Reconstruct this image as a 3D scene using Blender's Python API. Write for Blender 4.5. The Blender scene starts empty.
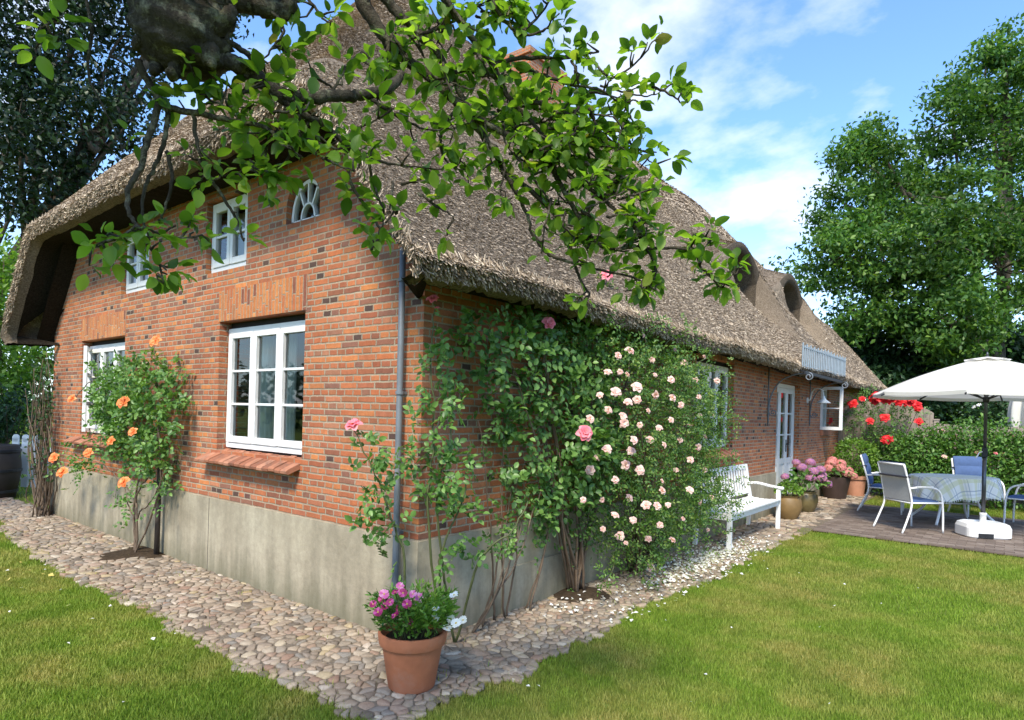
import bpy, bmesh, math, random
import numpy as np
from mathutils import Vector, Matrix
R_ = math.radians
rng = np.random.default_rng(7)
random.seed(7)
scene = bpy.context.scene
COL = scene.collection
PI = math.pi

# ------------------------------------------------------------------ camera
CAM = np.array([3.156, -2.986, 1.6]); FPX = 630.0; ROLL = R_(1.5); YAW = R_(38.4)
FW = np.array([-math.sin(YAW), math.cos(YAW), 0.0]); RT = np.array([math.cos(YAW), math.sin(YAW), 0.0]); UP = np.array([0, 0, 1.0])
cd = bpy.data.cameras.new("camera"); cam = bpy.data.objects.new("camera", cd); COL.objects.link(cam)
cx_ = RT * math.cos(ROLL) + UP * math.sin(ROLL); cy_ = -RT * math.sin(ROLL) + UP * math.cos(ROLL); cz_ = -FW
cam.matrix_world = Matrix([[cx_[i], cy_[i], cz_[i], CAM[i]] for i in range(3)] + [[0, 0, 0, 1]])
cd.sensor_width = 36; cd.lens = FPX / 1024 * 36; cd.shift_y = 53 / 1024; cd.clip_start = 0.05; cd.clip_end = 3000
scene.camera = cam

# ------------------------------------------------------------------ world, sun, exposure
SUN_DIR = Vector((0.42, -0.88, 1.15)).normalized()          # towards the sun
SUN_EL = math.asin(SUN_DIR.z); SUN_AZ = math.atan2(SUN_DIR.x, SUN_DIR.y)
w = bpy.data.worlds.new("World"); scene.world = w; w.use_nodes = True
wn = w.node_tree; wn.nodes.clear()
def wnode(t, **kw):
    n = wn.nodes.new(t)
    for k, v in kw.items(): setattr(n, k, v)
    return n
sky = wnode('ShaderNodeTexSky', sky_type='NISHITA', sun_disc=False, sun_elevation=SUN_EL, sun_rotation=SUN_AZ)
sky.altitude = 10; sky.air_density = 1.0; sky.dust_density = 0.6; sky.ozone_density = 2.2
tc = wnode('ShaderNodeTexCoord'); sx = wnode('ShaderNodeSeparateXYZ'); wn.links.new(tc.outputs['Generated'], sx.inputs[0])
def wmath(op, a, b=None):
    n = wnode('ShaderNodeMath', operation=op)
    for i, v in enumerate((a, b)):
        if v is None: continue
        if isinstance(v, (int, float)): n.inputs[i].default_value = v
        else: wn.links.new(v, n.inputs[i])
    return n.outputs[0]
zz = wmath('ADD', wmath('MAXIMUM', sx.outputs[2], 0.0), 0.22)
cv = wnode('ShaderNodeCombineXYZ')
wn.links.new(wmath('DIVIDE', sx.outputs[0], zz), cv.inputs[0]); wn.links.new(wmath('DIVIDE', sx.outputs[1], zz), cv.inputs[1])
mp = wnode('ShaderNodeMapping'); mp.inputs['Location'].default_value = (0.35, 0.62, 0.0); mp.inputs['Rotation'].default_value = (0, 0, R_(25)); mp.inputs['Scale'].default_value = (1.0, 1.12, 1.0)
wn.links.new(cv.outputs[0], mp.inputs['Vector'])
cn = wnode('ShaderNodeTexNoise'); cn.inputs['Scale'].default_value = 1.7; cn.inputs['Detail'].default_value = 9; cn.inputs['Roughness'].default_value = 0.55; cn.inputs['Distortion'].default_value = 0.1
wn.links.new(mp.outputs[0], cn.inputs['Vector'])
cr = wnode('ShaderNodeValToRGB'); cr.color_ramp.elements[0].position = 0.51; cr.color_ramp.elements[1].position = 0.70
cr.color_ramp.elements[0].color = (0.0, 0.0, 0.0, 1); cr.color_ramp.elements[1].color = (1, 1, 1, 1)
wn.links.new(cn.outputs['Fac'], cr.inputs[0])
hz = wnode('ShaderNodeMapRange'); hz.inputs[1].default_value = 0.02; hz.inputs[2].default_value = 0.34; hz.inputs[3].default_value = 0.4; hz.inputs[4].default_value = 0.0
wn.links.new(sx.outputs[2], hz.inputs[0])
cfac = wmath('MINIMUM', wmath('ADD', cr.outputs[0], hz.outputs[0]), 1.0)
mixc = wnode('ShaderNodeMixRGB'); wn.links.new(cfac, mixc.inputs[0]); tint = wnode('ShaderNodeMixRGB', blend_type='MULTIPLY'); tint.inputs[0].default_value = 1.0; tint.inputs[2].default_value = (0.72, 0.88, 1.03, 1); wn.links.new(sky.outputs[0], tint.inputs[1]); wn.links.new(tint.outputs[0], mixc.inputs[1]); mixc.inputs[2].default_value = (3.9, 4.0, 4.2, 1)
bg = wnode('ShaderNodeBackground'); bg.inputs[1].default_value = 0.15; wn.links.new(mixc.outputs[0], bg.inputs[0])
wo = wnode('ShaderNodeOutputWorld'); wn.links.new(bg.outputs[0], wo.inputs[0])
sl = bpy.data.lights.new("sun", 'SUN'); sl.energy = 2.5; sl.angle = R_(12); sl.color = (1.0, 0.91, 0.77)
so = bpy.data.objects.new("sun", sl); COL.objects.link(so); so.rotation_euler = SUN_DIR.to_track_quat('Z', 'Y').to_euler(); so.location = (0, -10, 20)
scene.view_settings.view_transform = 'Standard'; scene.view_settings.look = 'None'; scene.view_settings.gamma = 1; scene.view_settings.exposure = 1.3
scene.render.engine = 'CYCLES'
try:
    scene.cycles.use_denoising = True; scene.cycles.max_bounces = 8; scene.cycles.diffuse_bounces = 4; scene.cycles.transparent_max_bounces = 8
    scene.cycles.caustics_reflective = False; scene.cycles.caustics_refractive = False
except Exception: pass

# ------------------------------------------------------------------ pixel rays (used to measure real positions off the photograph)
def ray(px, py):
    dx, dy = px - 512.0, py - 413.0
    u = dx * math.cos(ROLL) + dy * math.sin(ROLL); v = dy * math.cos(ROLL) - dx * math.sin(ROLL)
    return FW + RT * u / FPX - UP * v / FPX
def on(px, py, ax, val):
    d = ray(px, py); return CAM + d * ((val - CAM[ax]) / d[ax])
def dep(px, py, D): return CAM + ray(px, py) * D

# ------------------------------------------------------------------ object helpers
def tag(o, label=None, cat=None, group=None, kind=None):
    if label: o['label'] = label
    if cat: o['category'] = cat
    if group: o['group'] = group
    if kind: o['kind'] = kind
    return o
def thing(name, label, cat, loc=(0, 0, 0), rz=0.0, group=None):
    o = bpy.data.objects.new(name, None); COL.objects.link(o); o.location = [float(v) for v in loc]; o.rotation_euler = (0, 0, rz)
    o.empty_display_size = 0.1
    return tag(o, label, cat, group)
def link_mesh(name, me, m, parent=None, smooth=False):
    o = bpy.data.objects.new(name, me); COL.objects.link(o)
    if m is not None and not me.materials: me.materials.append(m)
    if smooth:
        me.polygons.foreach_set('use_smooth', [True] * len(me.polygons))
    if parent is not None: o.parent = parent
    return o
def npmesh(name, V, faces):
    """V (n,3); faces: list of (k,m) int arrays"""
    me = bpy.data.meshes.new(name)
    V = np.asarray(V, dtype=np.float32)
    me.vertices.add(len(V)); me.vertices.foreach_set('co', V.ravel())
    faces = [np.asarray(f, dtype=np.int32) for f in faces if len(f)]
    li = np.concatenate([f.ravel() for f in faces]); tot = np.concatenate([np.full(len(f), f.shape[1], dtype=np.int32) for f in faces])
    st = np.concatenate([[0], np.cumsum(tot)[:-1]]).astype(np.int32)
    me.loops.add(len(li)); me.loops.foreach_set('vertex_index', li)
    me.polygons.add(len(tot)); me.polygons.foreach_set('loop_start', st); me.polygons.foreach_set('loop_total', tot)
    me.update(calc_edges=True); me.validate()
    return me
class MB:
    def __init__(s): s.V = []; s.F = []
    def face(s, pts):
        b = len(s.V); s.V += [tuple(map(float, p)) for p in pts]; s.F.append(list(range(b, b + len(pts)))); return s
    def box(s, lo, hi, M=None, bevel=0.0):
        (x0, y0, z0), (x1, y1, z1) = lo, hi
        c = [(x0, y0, z0), (x1, y0, z0), (x1, y1, z0), (x0, y1, z0), (x0, y0, z1), (x1, y0, z1), (x1, y1, z1), (x0, y1, z1)]
        if M is not None: c = [tuple(M @ Vector(p)) for p in c]
        b = len(s.V); s.V += c
        s.F += [[b + i for i in f] for f in ((0, 3, 2, 1), (4, 5, 6, 7), (0, 1, 5, 4), (1, 2, 6, 5), (2, 3, 7, 6), (3, 0, 4, 7))]
        return s
    def bar(s, a, b, wd, th, up=(0, 0, 1)):
        a = Vector(a); b = Vector(b); d = (b - a); L = d.length; d.normalize(); upv = Vector(up)
        sd = d.cross(upv)
        if sd.length < 1e-4: sd = d.cross(Vector((1, 0, 0)))
        sd.normalize(); u = sd.cross(d)
        M = Matrix(((sd.x, d.x, u.x, a.x), (sd.y, d.y, u.y, a.y), (sd.z, d.z, u.z, a.z), (0, 0, 0, 1)))
        return s.box((-wd / 2, 0, -th / 2), (wd / 2, L, th / 2), M)
    def tube(s, path, rad, n=8, cap=True):
        P = [Vector(p) for p in path]
        if not hasattr(rad, '__len__'): rad = [rad] * len(P)
        b = len(s.V); prev = None
        for i, p in enumerate(P):
            t = (P[min(i + 1, len(P) - 1)] - P[max(i - 1, 0)])
            if t.length < 1e-9: t = Vector((0, 0, 1))
            t.normalize()
            if prev is None:
                a = Vector((0, 0, 1)) if abs(t.z) < 0.9 else Vector((1, 0, 0))
                u = t.cross(a).normalized()
            else:
                u = (prev - t * prev.dot(t))
                u = u.normalized() if u.length > 1e-6 else t.orthogonal().normalized()
            prev = u; v = t.cross(u)
            for k in range(n):
                q = p + (u * math.cos(2 * PI * k / n) + v * math.sin(2 * PI * k / n)) * rad[i]; s.V.append(tuple(q))
        for i in range(len(P) - 1):
            for k in range(n):
                a0 = b + i * n + k; a1 = b + i * n + (k + 1) % n
                s.F.append([a0, a1, a1 + n, a0 + n])
        if cap:
            s.F.append([b + k for k in range(n)][::-1]); s.F.append([b + (len(P) - 1) * n + k for k in range(n)])
        return s
    def lathe(s, prof, n=28, c=(0, 0, 0), wob=None):
        b = len(s.V)
        for r, z in prof:
            for k in range(n):
                a = 2 * PI * k / n; rr = r * (1 + (wob(a, z) if wob else 0)); s.V.append((c[0] + rr * math.cos(a), c[1] + rr * math.sin(a), c[2] + z))
        for i in range(len(prof) - 1):
            for k in range(n):
                a0 = b + i * n + k; a1 = b + i * n + (k + 1) % n; s.F.append([a0, a1, a1 + n, a0 + n])
        return s
    def grid(s, pts):            # pts [i][j] -> 3d
        b = len(s.V); ni = len(pts); nj = len(pts[0])
        for r in pts: s.V += [tuple(map(float, p)) for p in r]
        for i in range(ni - 1):
            for j in range(nj - 1):
                a = b + i * nj + j; s.F.append([a, a + 1, a + nj + 1, a + nj])
        return s
    def build(s, name, m, parent=None, smooth=False, bevel=0.0, auto=None):
        me = bpy.data.meshes.new(name); me.from_pydata(s.V, [], s.F); me.update()
        o = link_mesh(name, me, m, parent, smooth)
        if bevel:
            bm = bmesh.new(); bm.from_mesh(me); bmesh.ops.remove_doubles(bm, verts=bm.verts, dist=1e-5)
            bmesh.ops.bevel(bm, geom=[e for e in bm.edges if len(e.link_faces) == 2 and e.calc_face_angle(0) > 0.5], offset=bevel, segments=2, affect='EDGES', clamp_overlap=True)
            bm.to_mesh(me); bm.free()
        if auto:
            try:
                me.polygons.foreach_set('use_smooth', [True] * len(me.polygons)); me.set_sharp_from_angle(angle=R_(auto))
            except Exception: pass
        return o
def copy_tree(o, parent=None):
    c = o.copy(); COL.objects.link(c)
    if parent is not None: c.parent = parent
    for ch in list(o.children): copy_tree(ch, c)
    return c
def spline(pts, n=6):
    P = [np.array(p, float) for p in pts]
    if len(P) < 3: return [P[0] + (P[-1] - P[0]) * t for t in np.linspace(0, 1, n + 1)]
    out = []
    for i in range(len(P) - 1):
        p0 = P[max(i - 1, 0)]; p1 = P[i]; p2 = P[i + 1]; p3 = P[min(i + 2, len(P) - 1)]
        for k in range(n):
            t = k / n
            out.append(0.5 * ((2 * p1) + (-p0 + p2) * t + (2 * p0 - 5 * p1 + 4 * p2 - p3) * t * t + (-p0 + 3 * p1 - 3 * p2 + p3) * t ** 3))
    out.append(P[-1]); return out

# ------------------------------------------------------------------ materials
class NT:
    def __init__(s, name):
        s.m = bpy.data.materials.new(name); s.m.use_nodes = True; s.t = s.m.node_tree; s.t.nodes.clear()
        s.out = s.t.nodes.new('ShaderNodeOutputMaterial')
    def n(s, ty, ins=None, **kw):
        nd = s.t.nodes.new(ty)
        for k, v in kw.items(): setattr(nd, k, v)
        for k, v in (ins or {}).items(): s.set(nd.inputs[k], v)
        return nd
    def set(s, sock, v):
        if hasattr(v, 'is_linked') or hasattr(v, 'links'): s.t.links.new(v, sock)
        else:
            if hasattr(sock.default_value, '__len__') and hasattr(v, '__len__') and len(v) == 3 and len(sock.default_value) == 4: v = (*v, 1)
            sock.default_value = v
    def math(s, op, a, b=0.0, c=None, clamp=False):
        nd = s.n('ShaderNodeMath', {0: a, 1: b}, operation=op, use_clamp=clamp)
        if c is not None: s.set(nd.inputs[2], c)
        return nd.outputs[0]
    def mix(s, f, a, b, blend='MIX'):
        return s.n('ShaderNodeMixRGB', {0: f, 1: a, 2: b}, blend_type=blend).outputs[0]
    def noise(s, vec, scale, detail=4, rough=0.55, dist=0.0):
        nd = s.n('ShaderNodeTexNoise', {'Scale': scale, 'Detail': detail, 'Roughness': rough, 'Distortion': dist})
        if vec is not None: s.set(nd.inputs['Vector'], vec)
        return nd.outputs['Fac']
    def ramp(s, f, stops):
        nd = s.n('ShaderNodeValToRGB', {0: f}); cr = nd.color_ramp
        while len(cr.elements) > 1: cr.elements.remove(cr.elements[0])
        cr.elements[0].position = stops[0][0]; cr.elements[0].color = (*stops[0][1], 1)
        for p, c in stops[1:]:
            e = cr.elements.new(p); e.color = (*c, 1)
        return nd.outputs[0]
    def obj(s): return s.n('ShaderNodeTexCoord').outputs['Object']
    def island(s): return s.n('ShaderNodeNewGeometry').outputs['Random Per Island']
    def mapping(s, vec, scale=(1, 1, 1), rot=(0, 0, 0)):
        return s.n('ShaderNodeMapping', {'Vector': vec, 'Scale': scale, 'Rotation': rot}).outputs[0]
    def bump(s, h, strength=0.3, dist=0.01, nrm=None):
        nd = s.n('ShaderNodeBump', {'Height': h, 'Strength': strength, 'Distance': dist})
        if nrm is not None: s.set(nd.inputs['Normal'], nrm)
        return nd.outputs[0]
    def pbr(s, col, rough=0.6, bump=None, metal=0.0, spec=0.4, extra=None):
        p = s.n('ShaderNodeBsdfPrincipled', {'Base Color': col, 'Roughness': rough, 'Metallic': metal, 'Specular IOR Level': spec})
        for k, v in (extra or {}).items(): s.set(p.inputs[k], v)
        if bump is not None: s.set(p.inputs['Normal'], bump)
        s.t.links.new(p.outputs[0], s.out.inputs[0]); s.p = p
        return s.m
def rgb3(v): return (v, v, v)
def worn(name, col, var=0.15, rough=0.55, scale=6.0, metal=0.0, bstr=0.08, spec=0.4, dirt=None):
    t = NT(name); o = t.obj()
    f = t.noise(o, scale, 6, 0.6)
    a = tuple(c * (1 - var) for c in col); b = tuple(min(1, c * (1 + var)) for c in col)
    c = t.ramp(f, [(0.3, a), (0.7, b)])
    if dirt:
        g = t.ramp(t.noise(o, scale * 0.6, 8, 0.7), [(0.52, rgb3(0)), (0.72, rgb3(1))])
        c = t.mix(t.math('MULTIPLY', g, dirt[1]), c, dirt[0])
    return t.pbr(c, t.math('ADD', t.math('MULTIPLY', f, 0.2), rough - 0.1), t.bump(t.noise(o, scale * 9, 4), bstr, 0.004), metal, spec)
def leafmat(name, stops, trans=0.3, rough=0.42, big=None):
    t = NT(name); r = t.island()
    c = t.ramp(r, stops)
    if big:
        f = t.ramp(t.noise(t.obj(), big, 3), [(0.35, rgb3(0.65)), (0.65, rgb3(1.25))]); c = t.mix(1.0, c, f, 'MULTIPLY')
    p = t.n('ShaderNodeBsdfPrincipled', {'Base Color': c, 'Roughness': rough, 'Specular IOR Level': 0.35})
    tr = t.n('ShaderNodeBsdfTranslucent', {'Color': t.mix(1.0, c, (1.5, 1.6, 0.55), 'MULTIPLY')})
    mx = t.n('ShaderNodeMixShader', {0: trans}); t.t.links.new(p.outputs[0], mx.inputs[1]); t.t.links.new(tr.outputs[0], mx.inputs[2])
    t.t.links.new(mx.outputs[0], t.out.inputs[0]); return t.m
def petalmat(name, stops, trans=0.25):
    return leafmat(name, stops, trans, 0.5)

def brickmat(name, soldier=False, side=0.0):
    t = NT(name); o = t.obj(); sp = t.n('ShaderNodeSeparateXYZ', {0: o}); g = t.n('ShaderNodeNewGeometry')
    ns = t.n('ShaderNodeSeparateXYZ', {0: g.outputs['True Normal']})
    isx = t.math('GREATER_THAN', t.math('ABSOLUTE', ns.outputs[0]), 0.5)
    wob = t.noise(o, 9.0, 3, 0.6); wob2 = t.noise(o, 40.0, 3, 0.6)
    u = t.math('ADD', t.math('MULTIPLY', sp.outputs[1], isx), t.math('MULTIPLY', sp.outputs[0], t.math('SUBTRACT', 1.0, isx)))
    v = sp.outputs[2]
    H = 0.052
    if soldier:
        u, v = t.math('SUBTRACT', v, 2.402), t.math('ADD', u, 20.0)
        u = t.math('MULTIPLY', u, 1.0)
    else:
        v = t.math('SUBTRACT', v, 0.71 - 0.52)
    v = t.math('ADD', v, t.math('MULTIPLY', t.math('SUBTRACT', wob, 0.5), 0.014))
    u = t.math('ADD', u, t.math('MULTIPLY', t.math('SUBTRACT', wob2, 0.5), 0.020))
    vv = t.math('DIVIDE', v, H); row = t.math('FLOOR', vv); fv = t.math('MULTIPLY', t.math('FRACT', vv), H)
    par = t.math('MODULO', row, 2.0)
    rr = t.n('ShaderNodeTexWhiteNoise', {'W': row}, noise_dimensions='1D').outputs[0]
    if soldier:
        bw = t.math('ADD', 0.145, t.math('MULTIPLY', par, 0.145)); off = t.math('MULTIPLY', rr, 0.16)
    else:
        bw = t.math('SUBTRACT', 0.205, t.math('MULTIPLY', par, 0.1025)); off = t.math('ADD', t.math('MULTIPLY', par, 0.051), t.math('MULTIPLY', rr, 0.03))
    uu = t.math('DIVIDE', t.math('ADD', t.math('ADD', u, 30.0), off), bw); colu = t.math('FLOOR', uu); fu = t.math('MULTIPLY', t.math('FRACT', uu), bw)
    d = t.math('MINIMUM', t.math('MINIMUM', fu, t.math('SUBTRACT', bw, fu)), t.math('MINIMUM', fv, t.math('SUBTRACT', H, fv)))
    d = t.math('ADD', d, t.math('MULTIPLY', t.math('SUBTRACT', t.noise(o, 75, 5, 0.7), 0.5), 0.0105))
    mr = t.n('ShaderNodeMapRange', {0: d, 1: 0.0046 if not soldier else 0.0036, 2: 0.0082 if not soldier else 0.0066})
    brick = mr.outputs[0]
    cvv = t.n('ShaderNodeCombineXYZ', {0: row, 1: colu, 2: t.math('ADD', t.math('MULTIPLY', isx, 7.0), side)}).outputs[0]
    wn_ = t.n('ShaderNodeTexWhiteNoise', {'Vector': cvv}, noise_dimensions='3D')
    rnd = wn_.outputs[0]; rnd2 = t.n('ShaderNodeSeparateColor', {0: wn_.outputs[1]})
    if soldier:
        c = t.ramp(rnd, [(0, (0.40, 0.15, 0.055)), (0.3, (0.47, 0.185, 0.07)), (0.6, (0.36, 0.115, 0.05)), (0.85, (0.52, 0.235, 0.09)), (0.95, (0.2, 0.075, 0.05))])
    else:
        c = t.ramp(rnd, [(0, (0.37, 0.12, 0.056)), (0.14, (0.43, 0.158, 0.072)), (0.26, (0.26, 0.088, 0.05)), (0.40, (0.41, 0.135, 0.057)), (0.52, (0.20, 0.082, 0.055)), (0.62, (0.48, 0.185, 0.068)), (0.74, (0.31, 0.108, 0.062)), (0.86, (0.40, 0.165, 0.092)), (0.95, (0.24, 0.125, 0.085)), (1.0, (0.47, 0.22, 0.11))])
        hd = t.math('MULTIPLY', par, t.math('GREATER_THAN', rnd2.outputs[1], 0.93))
        c = t.mix(t.math('MULTIPLY', hd, 0.9), c, (0.05, 0.04, 0.04))
        c = t.mix(t.math('MULTIPLY', t.math('GREATER_THAN', rnd2.outputs[0], 0.9), 0.55), c, (0.16, 0.07, 0.06))
    grain = t.noise(o, 130, 4, 0.7); c = t.mix(0.6, c, t.ramp(grain, [(0.25, rgb3(0.55)), (0.75, rgb3(1.4))]), 'MULTIPLY')
    blot = t.noise(o, 22, 5, 0.65); c = t.mix(0.55, c, t.ramp(blot, [(0.3, rgb3(0.7)), (0.7, rgb3(1.3))]), 'MULTIPLY')
    mc = t.ramp(t.noise(o, 70, 4), [(0.3, (0.27, 0.215, 0.15)), (0.7, (0.42, 0.345, 0.25))])
    mc = t.mix(t.ramp(t.noise(o, 2.1, 4), [(0.45, rgb3(0)), (0.7, rgb3(0.6))]), mc, (0.22, 0.17, 0.12))
    c = t.mix(1.0, c, (1.13, 1.08, 0.99), 'MULTIPLY'); col = t.mix(brick, mc, c)
    if not soldier:   # weathering: broad tonal patches and lime bloom
        col = t.mix(0.5, col, t.ramp(t.noise(o, 0.9, 5, 0.6), [(0.3, rgb3(0.72)), (0.7, rgb3(1.25))]), 'MULTIPLY')
        bl = t.math('MULTIPLY', t.ramp(t.noise(o, 3.3, 7, 0.7), [(0.56, rgb3(0)), (0.75, rgb3(1))]), 0.16)
        col = t.mix(bl, col, (0.42, 0.33, 0.25))
    h = t.math('ADD', t.math('MULTIPLY', brick, 1.0), t.math('ADD', t.math('MULTIPLY', grain, 0.25), t.math('MULTIPLY', rnd, 0.35)))
    return t.pbr(col, 0.85, t.bump(h, 0.75, 0.006), 0, 0.25)

M = {}
M['brick'] = brickmat('brick'); M['soldier'] = brickmat('soldier_brick', True)
def plinthmat():
    t = NT('plinth_render'); o = t.obj(); sp = t.n('ShaderNodeSeparateXYZ', {0: o})
    a = t.noise(o, 1.3, 8, 0.62); b = t.noise(o, 26, 6, 0.65); st = t.noise(t.mapping(o, (7, 7, 0.9)), 1.0, 6, 0.6)
    c = t.ramp(a, [(0.28, (0.25, 0.213, 0.150)), (0.5, (0.35, 0.305, 0.22)), (0.72, (0.44, 0.392, 0.288))])
    c = t.mix(0.45, c, t.ramp(b, [(0.3, rgb3(0.72)), (0.7, rgb3(1.22))]), 'MULTIPLY')
    c = t.mix(0.6, c, t.ramp(st, [(0.32, rgb3(0.68)), (0.62, rgb3(1.12))]), 'MULTIPLY')
    gr = t.n('ShaderNodeMapRange', {0: t.math('ADD', sp.outputs[2], t.math('MULTIPLY', t.math('SUBTRACT', st, 0.5), 0.5)), 1: 0.0, 2: 0.28, 3: 0.65, 4: 0.0}).outputs[0]
    c = t.mix(gr, c, (0.13, 0.125, 0.075))
    return t.pbr(c, 0.9, t.bump(t.math('ADD', b, t.math('MULTIPLY', a, 1.5)), 0.35, 0.01), 0, 0.2)
M['plinth'] = plinthmat()
def thatchmat(name, dark=1.0, island=False):
    t = NT(name); o = t.obj()
    if island:
        c = t.ramp(t.island(), [(0, (0.11, 0.083, 0.06)), (0.22, (0.28, 0.225, 0.172)), (0.6, (0.42, 0.35, 0.27)), (0.9, (0.56, 0.475, 0.375)), (1, (0.74, 0.66, 0.54))])
    else:
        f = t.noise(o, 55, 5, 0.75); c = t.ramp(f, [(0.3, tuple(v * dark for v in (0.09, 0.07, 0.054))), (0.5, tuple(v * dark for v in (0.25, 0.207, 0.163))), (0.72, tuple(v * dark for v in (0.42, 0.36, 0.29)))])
    c = t.mix(0.75, c, t.ramp(t.noise(o, 0.55, 6, 0.6), [(0.3, (0.68, 0.66, 0.66)), (0.72, (1.28, 1.24, 1.18))]), 'MULTIPLY')
    c = t.mix(0.5, c, t.ramp(t.noise(t.mapping(o, (2.2, 5.0, 2.2)), 1.0, 5, 0.6), [(0.3, rgb3(0.7)), (0.7, rgb3(1.25))]), 'MULTIPLY')
    c = t.mix(1.0, c, (1.02, 1.0, 0.95), 'MULTIPLY')
    if island: return t.pbr(c, 0.8, None, 0, 0.2)
    return t.pbr(c, 0.95, t.bump(t.math('ADD', t.noise(o, 45, 6, 0.75), t.noise(o, 130, 3, 0.7)), 0.9, 0.03), 0, 0.1)
M['thatch'] = thatchmat('thatch'); M['straw'] = thatchmat('thatch_straw', 1, True); M['thatch_cheek_shade'] = thatchmat('thatch_cheek_shade', 0.5); M['soffit'] = thatchmat('thatch_soffit_shade', 0.13)  # cheek and soffit: thatch copies with dormer-tunnel and eave shade in the colour
M['white'] = worn('white_paint', (0.78, 0.78, 0.76), 0.05, 0.45, 5, bstr=0.05, dirt=((0.5, 0.49, 0.44), 0.25))
M['whitemetal'] = worn('white_metal', (0.80, 0.80, 0.79), 0.03, 0.35, 8, bstr=0.02)
M['plastic'] = worn('white_plastic', (0.76, 0.76, 0.74), 0.05, 0.4, 6, bstr=0.03, dirt=((0.45, 0.43, 0.38), 0.3))
M['zinc'] = worn('zinc', (0.18, 0.20, 0.225), 0.16, 0.6, 5, 0.25, 0.08)
M['iron'] = worn('dark_iron', (0.035, 0.036, 0.04), 0.2, 0.5, 9, 0.4)
M['guard'] = worn('galvanised', (0.30, 0.36, 0.40), 0.1, 0.45, 9, 0.3)
M['blackgap'] = worn('dark_joint', (0.018, 0.016, 0.015), 0.2, 0.8)
M['wooddark'] = worn('old_dark_wood', (0.045, 0.034, 0.027), 0.3, 0.75, 5, bstr=0.3)
M['terracotta'] = worn('terracotta', (0.43, 0.155, 0.075), 0.16, 0.8, 7, bstr=0.15, spec=0.2, dirt=((0.42, 0.27, 0.2), 0.5))
M['terrapale'] = worn('pale_terracotta', (0.55, 0.27, 0.17), 0.1, 0.8, 7, bstr=0.12, spec=0.2)
M['ochre'] = worn('ochre_glaze', (0.19, 0.12, 0.045), 0.25, 0.55, 5, bstr=0.05)
M['olivepot'] = worn('olive_glaze', (0.12, 0.095, 0.04), 0.35, 0.35, 6, bstr=0.05)
M['brownpot'] = worn('brown_planter', (0.055, 0.036, 0.03), 0.2, 0.5, 6, bstr=0.05)
M['soil'] = worn('soil', (0.05, 0.035, 0.022), 0.4, 0.95, 30, bstr=0.8, spec=0.1)
M['bluefab'] = worn('blue_cushion', (0.07, 0.115, 0.23), 0.12, 0.85, 14, bstr=0.25, spec=0.2)
M['greymesh'] = worn('grey_mesh', (0.46, 0.47, 0.47), 0.07, 0.8, 40, bstr=0.3, spec=0.2)
M['strap'] = worn('dark_strap', (0.03, 0.032, 0.045), 0.2, 0.8)
def canvasmat():
    t = NT('cream_canvas'); o = t.obj(); f = t.noise(o, 3, 5); c = t.ramp(f, [(0.3, (0.74, 0.715, 0.64)), (0.7, (0.82, 0.80, 0.735))])
    p = t.n('ShaderNodeBsdfPrincipled', {'Base Color': c, 'Roughness': 0.85, 'Specular IOR Level': 0.2, 'Normal': t.bump(t.noise(o, 250, 2), 0.12, 0.002)})
    tr = t.n('ShaderNodeBsdfTranslucent', {'Color': c}); mx = t.n('ShaderNodeMixShader', {0: 0.3})
    t.t.links.new(p.outputs[0], mx.inputs[1]); t.t.links.new(tr.outputs[0], mx.inputs[2]); t.t.links.new(mx.outputs[0], t.out.inputs[0]); return t.m
M['canvas'] = canvasmat()
def glassmat():
    t = NT('window_glass'); fr = t.n('ShaderNodeFresnel', {'IOR': 1.5, 'Normal': t.bump(t.noise(t.obj(), 5, 2), 0.05, 0.01)})
    tr = t.n('ShaderNodeBsdfTransparent', {0: (0.80, 0.87, 0.84, 1)}); gl = t.n('ShaderNodeBsdfGlossy', {'Color': (0.95, 0.97, 0.97, 1), 'Roughness': 0.02})
    mx = t.n('ShaderNodeMixShader', {0: t.math('ADD', t.math('MULTIPLY', fr.outputs[0], 1.1), 0.04)})
    t.t.links.new(tr.outputs[0], mx.inputs[1]); t.t.links.new(gl.outputs[0], mx.inputs[2]); t.t.links.new(mx.outputs[0], t.out.inputs[0]); return t.m
M['glass'] = glassmat()
M['curtain'] = worn('curtain_cloth', (0.62, 0.64, 0.60), 0.08, 0.9, 4, bstr=0.1, spec=0.1)
M['interior'] = worn('room_plaster', (0.25, 0.24, 0.22), 0.1, 0.9)
M['porcelain'] = worn('white_ceramic', (0.78, 0.80, 0.80), 0.02, 0.25, 5, bstr=0.0)
def barkmat(name, a, b, lichen=None):
    t = NT(name); o = t.obj(); f = t.noise(t.mapping(o, (1, 1, 0.35)), 28, 7, 0.7); c = t.ramp(f, [(0.32, a), (0.7, b)])
    if lichen:
        c = t.mix(t.ramp(t.noise(o, 17, 7, 0.75), [(0.52, rgb3(0)), (0.66, rgb3(0.85))]), c, lichen)
    return t.pbr(c, 0.9, t.bump(t.math('ADD', f, t.noise(o, 90, 4, 0.7)), 0.9, 0.012), 0, 0.15)
M['bark_apple'] = barkmat('apple_bark', (0.022, 0.017, 0.012), (0.10, 0.085, 0.06), (0.27, 0.26, 0.17))
M['bark'] = barkmat('tree_bark', (0.05, 0.04, 0.03), (0.17, 0.145, 0.11))
M['stem_green'] = worn('rose_stem', (0.085, 0.10, 0.035), 0.3, 0.6, 14, bstr=0.1)
M['stem_brown'] = worn('woody_stem', (0.13, 0.092, 0.062), 0.3, 0.8, 14, bstr=0.3)
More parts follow.
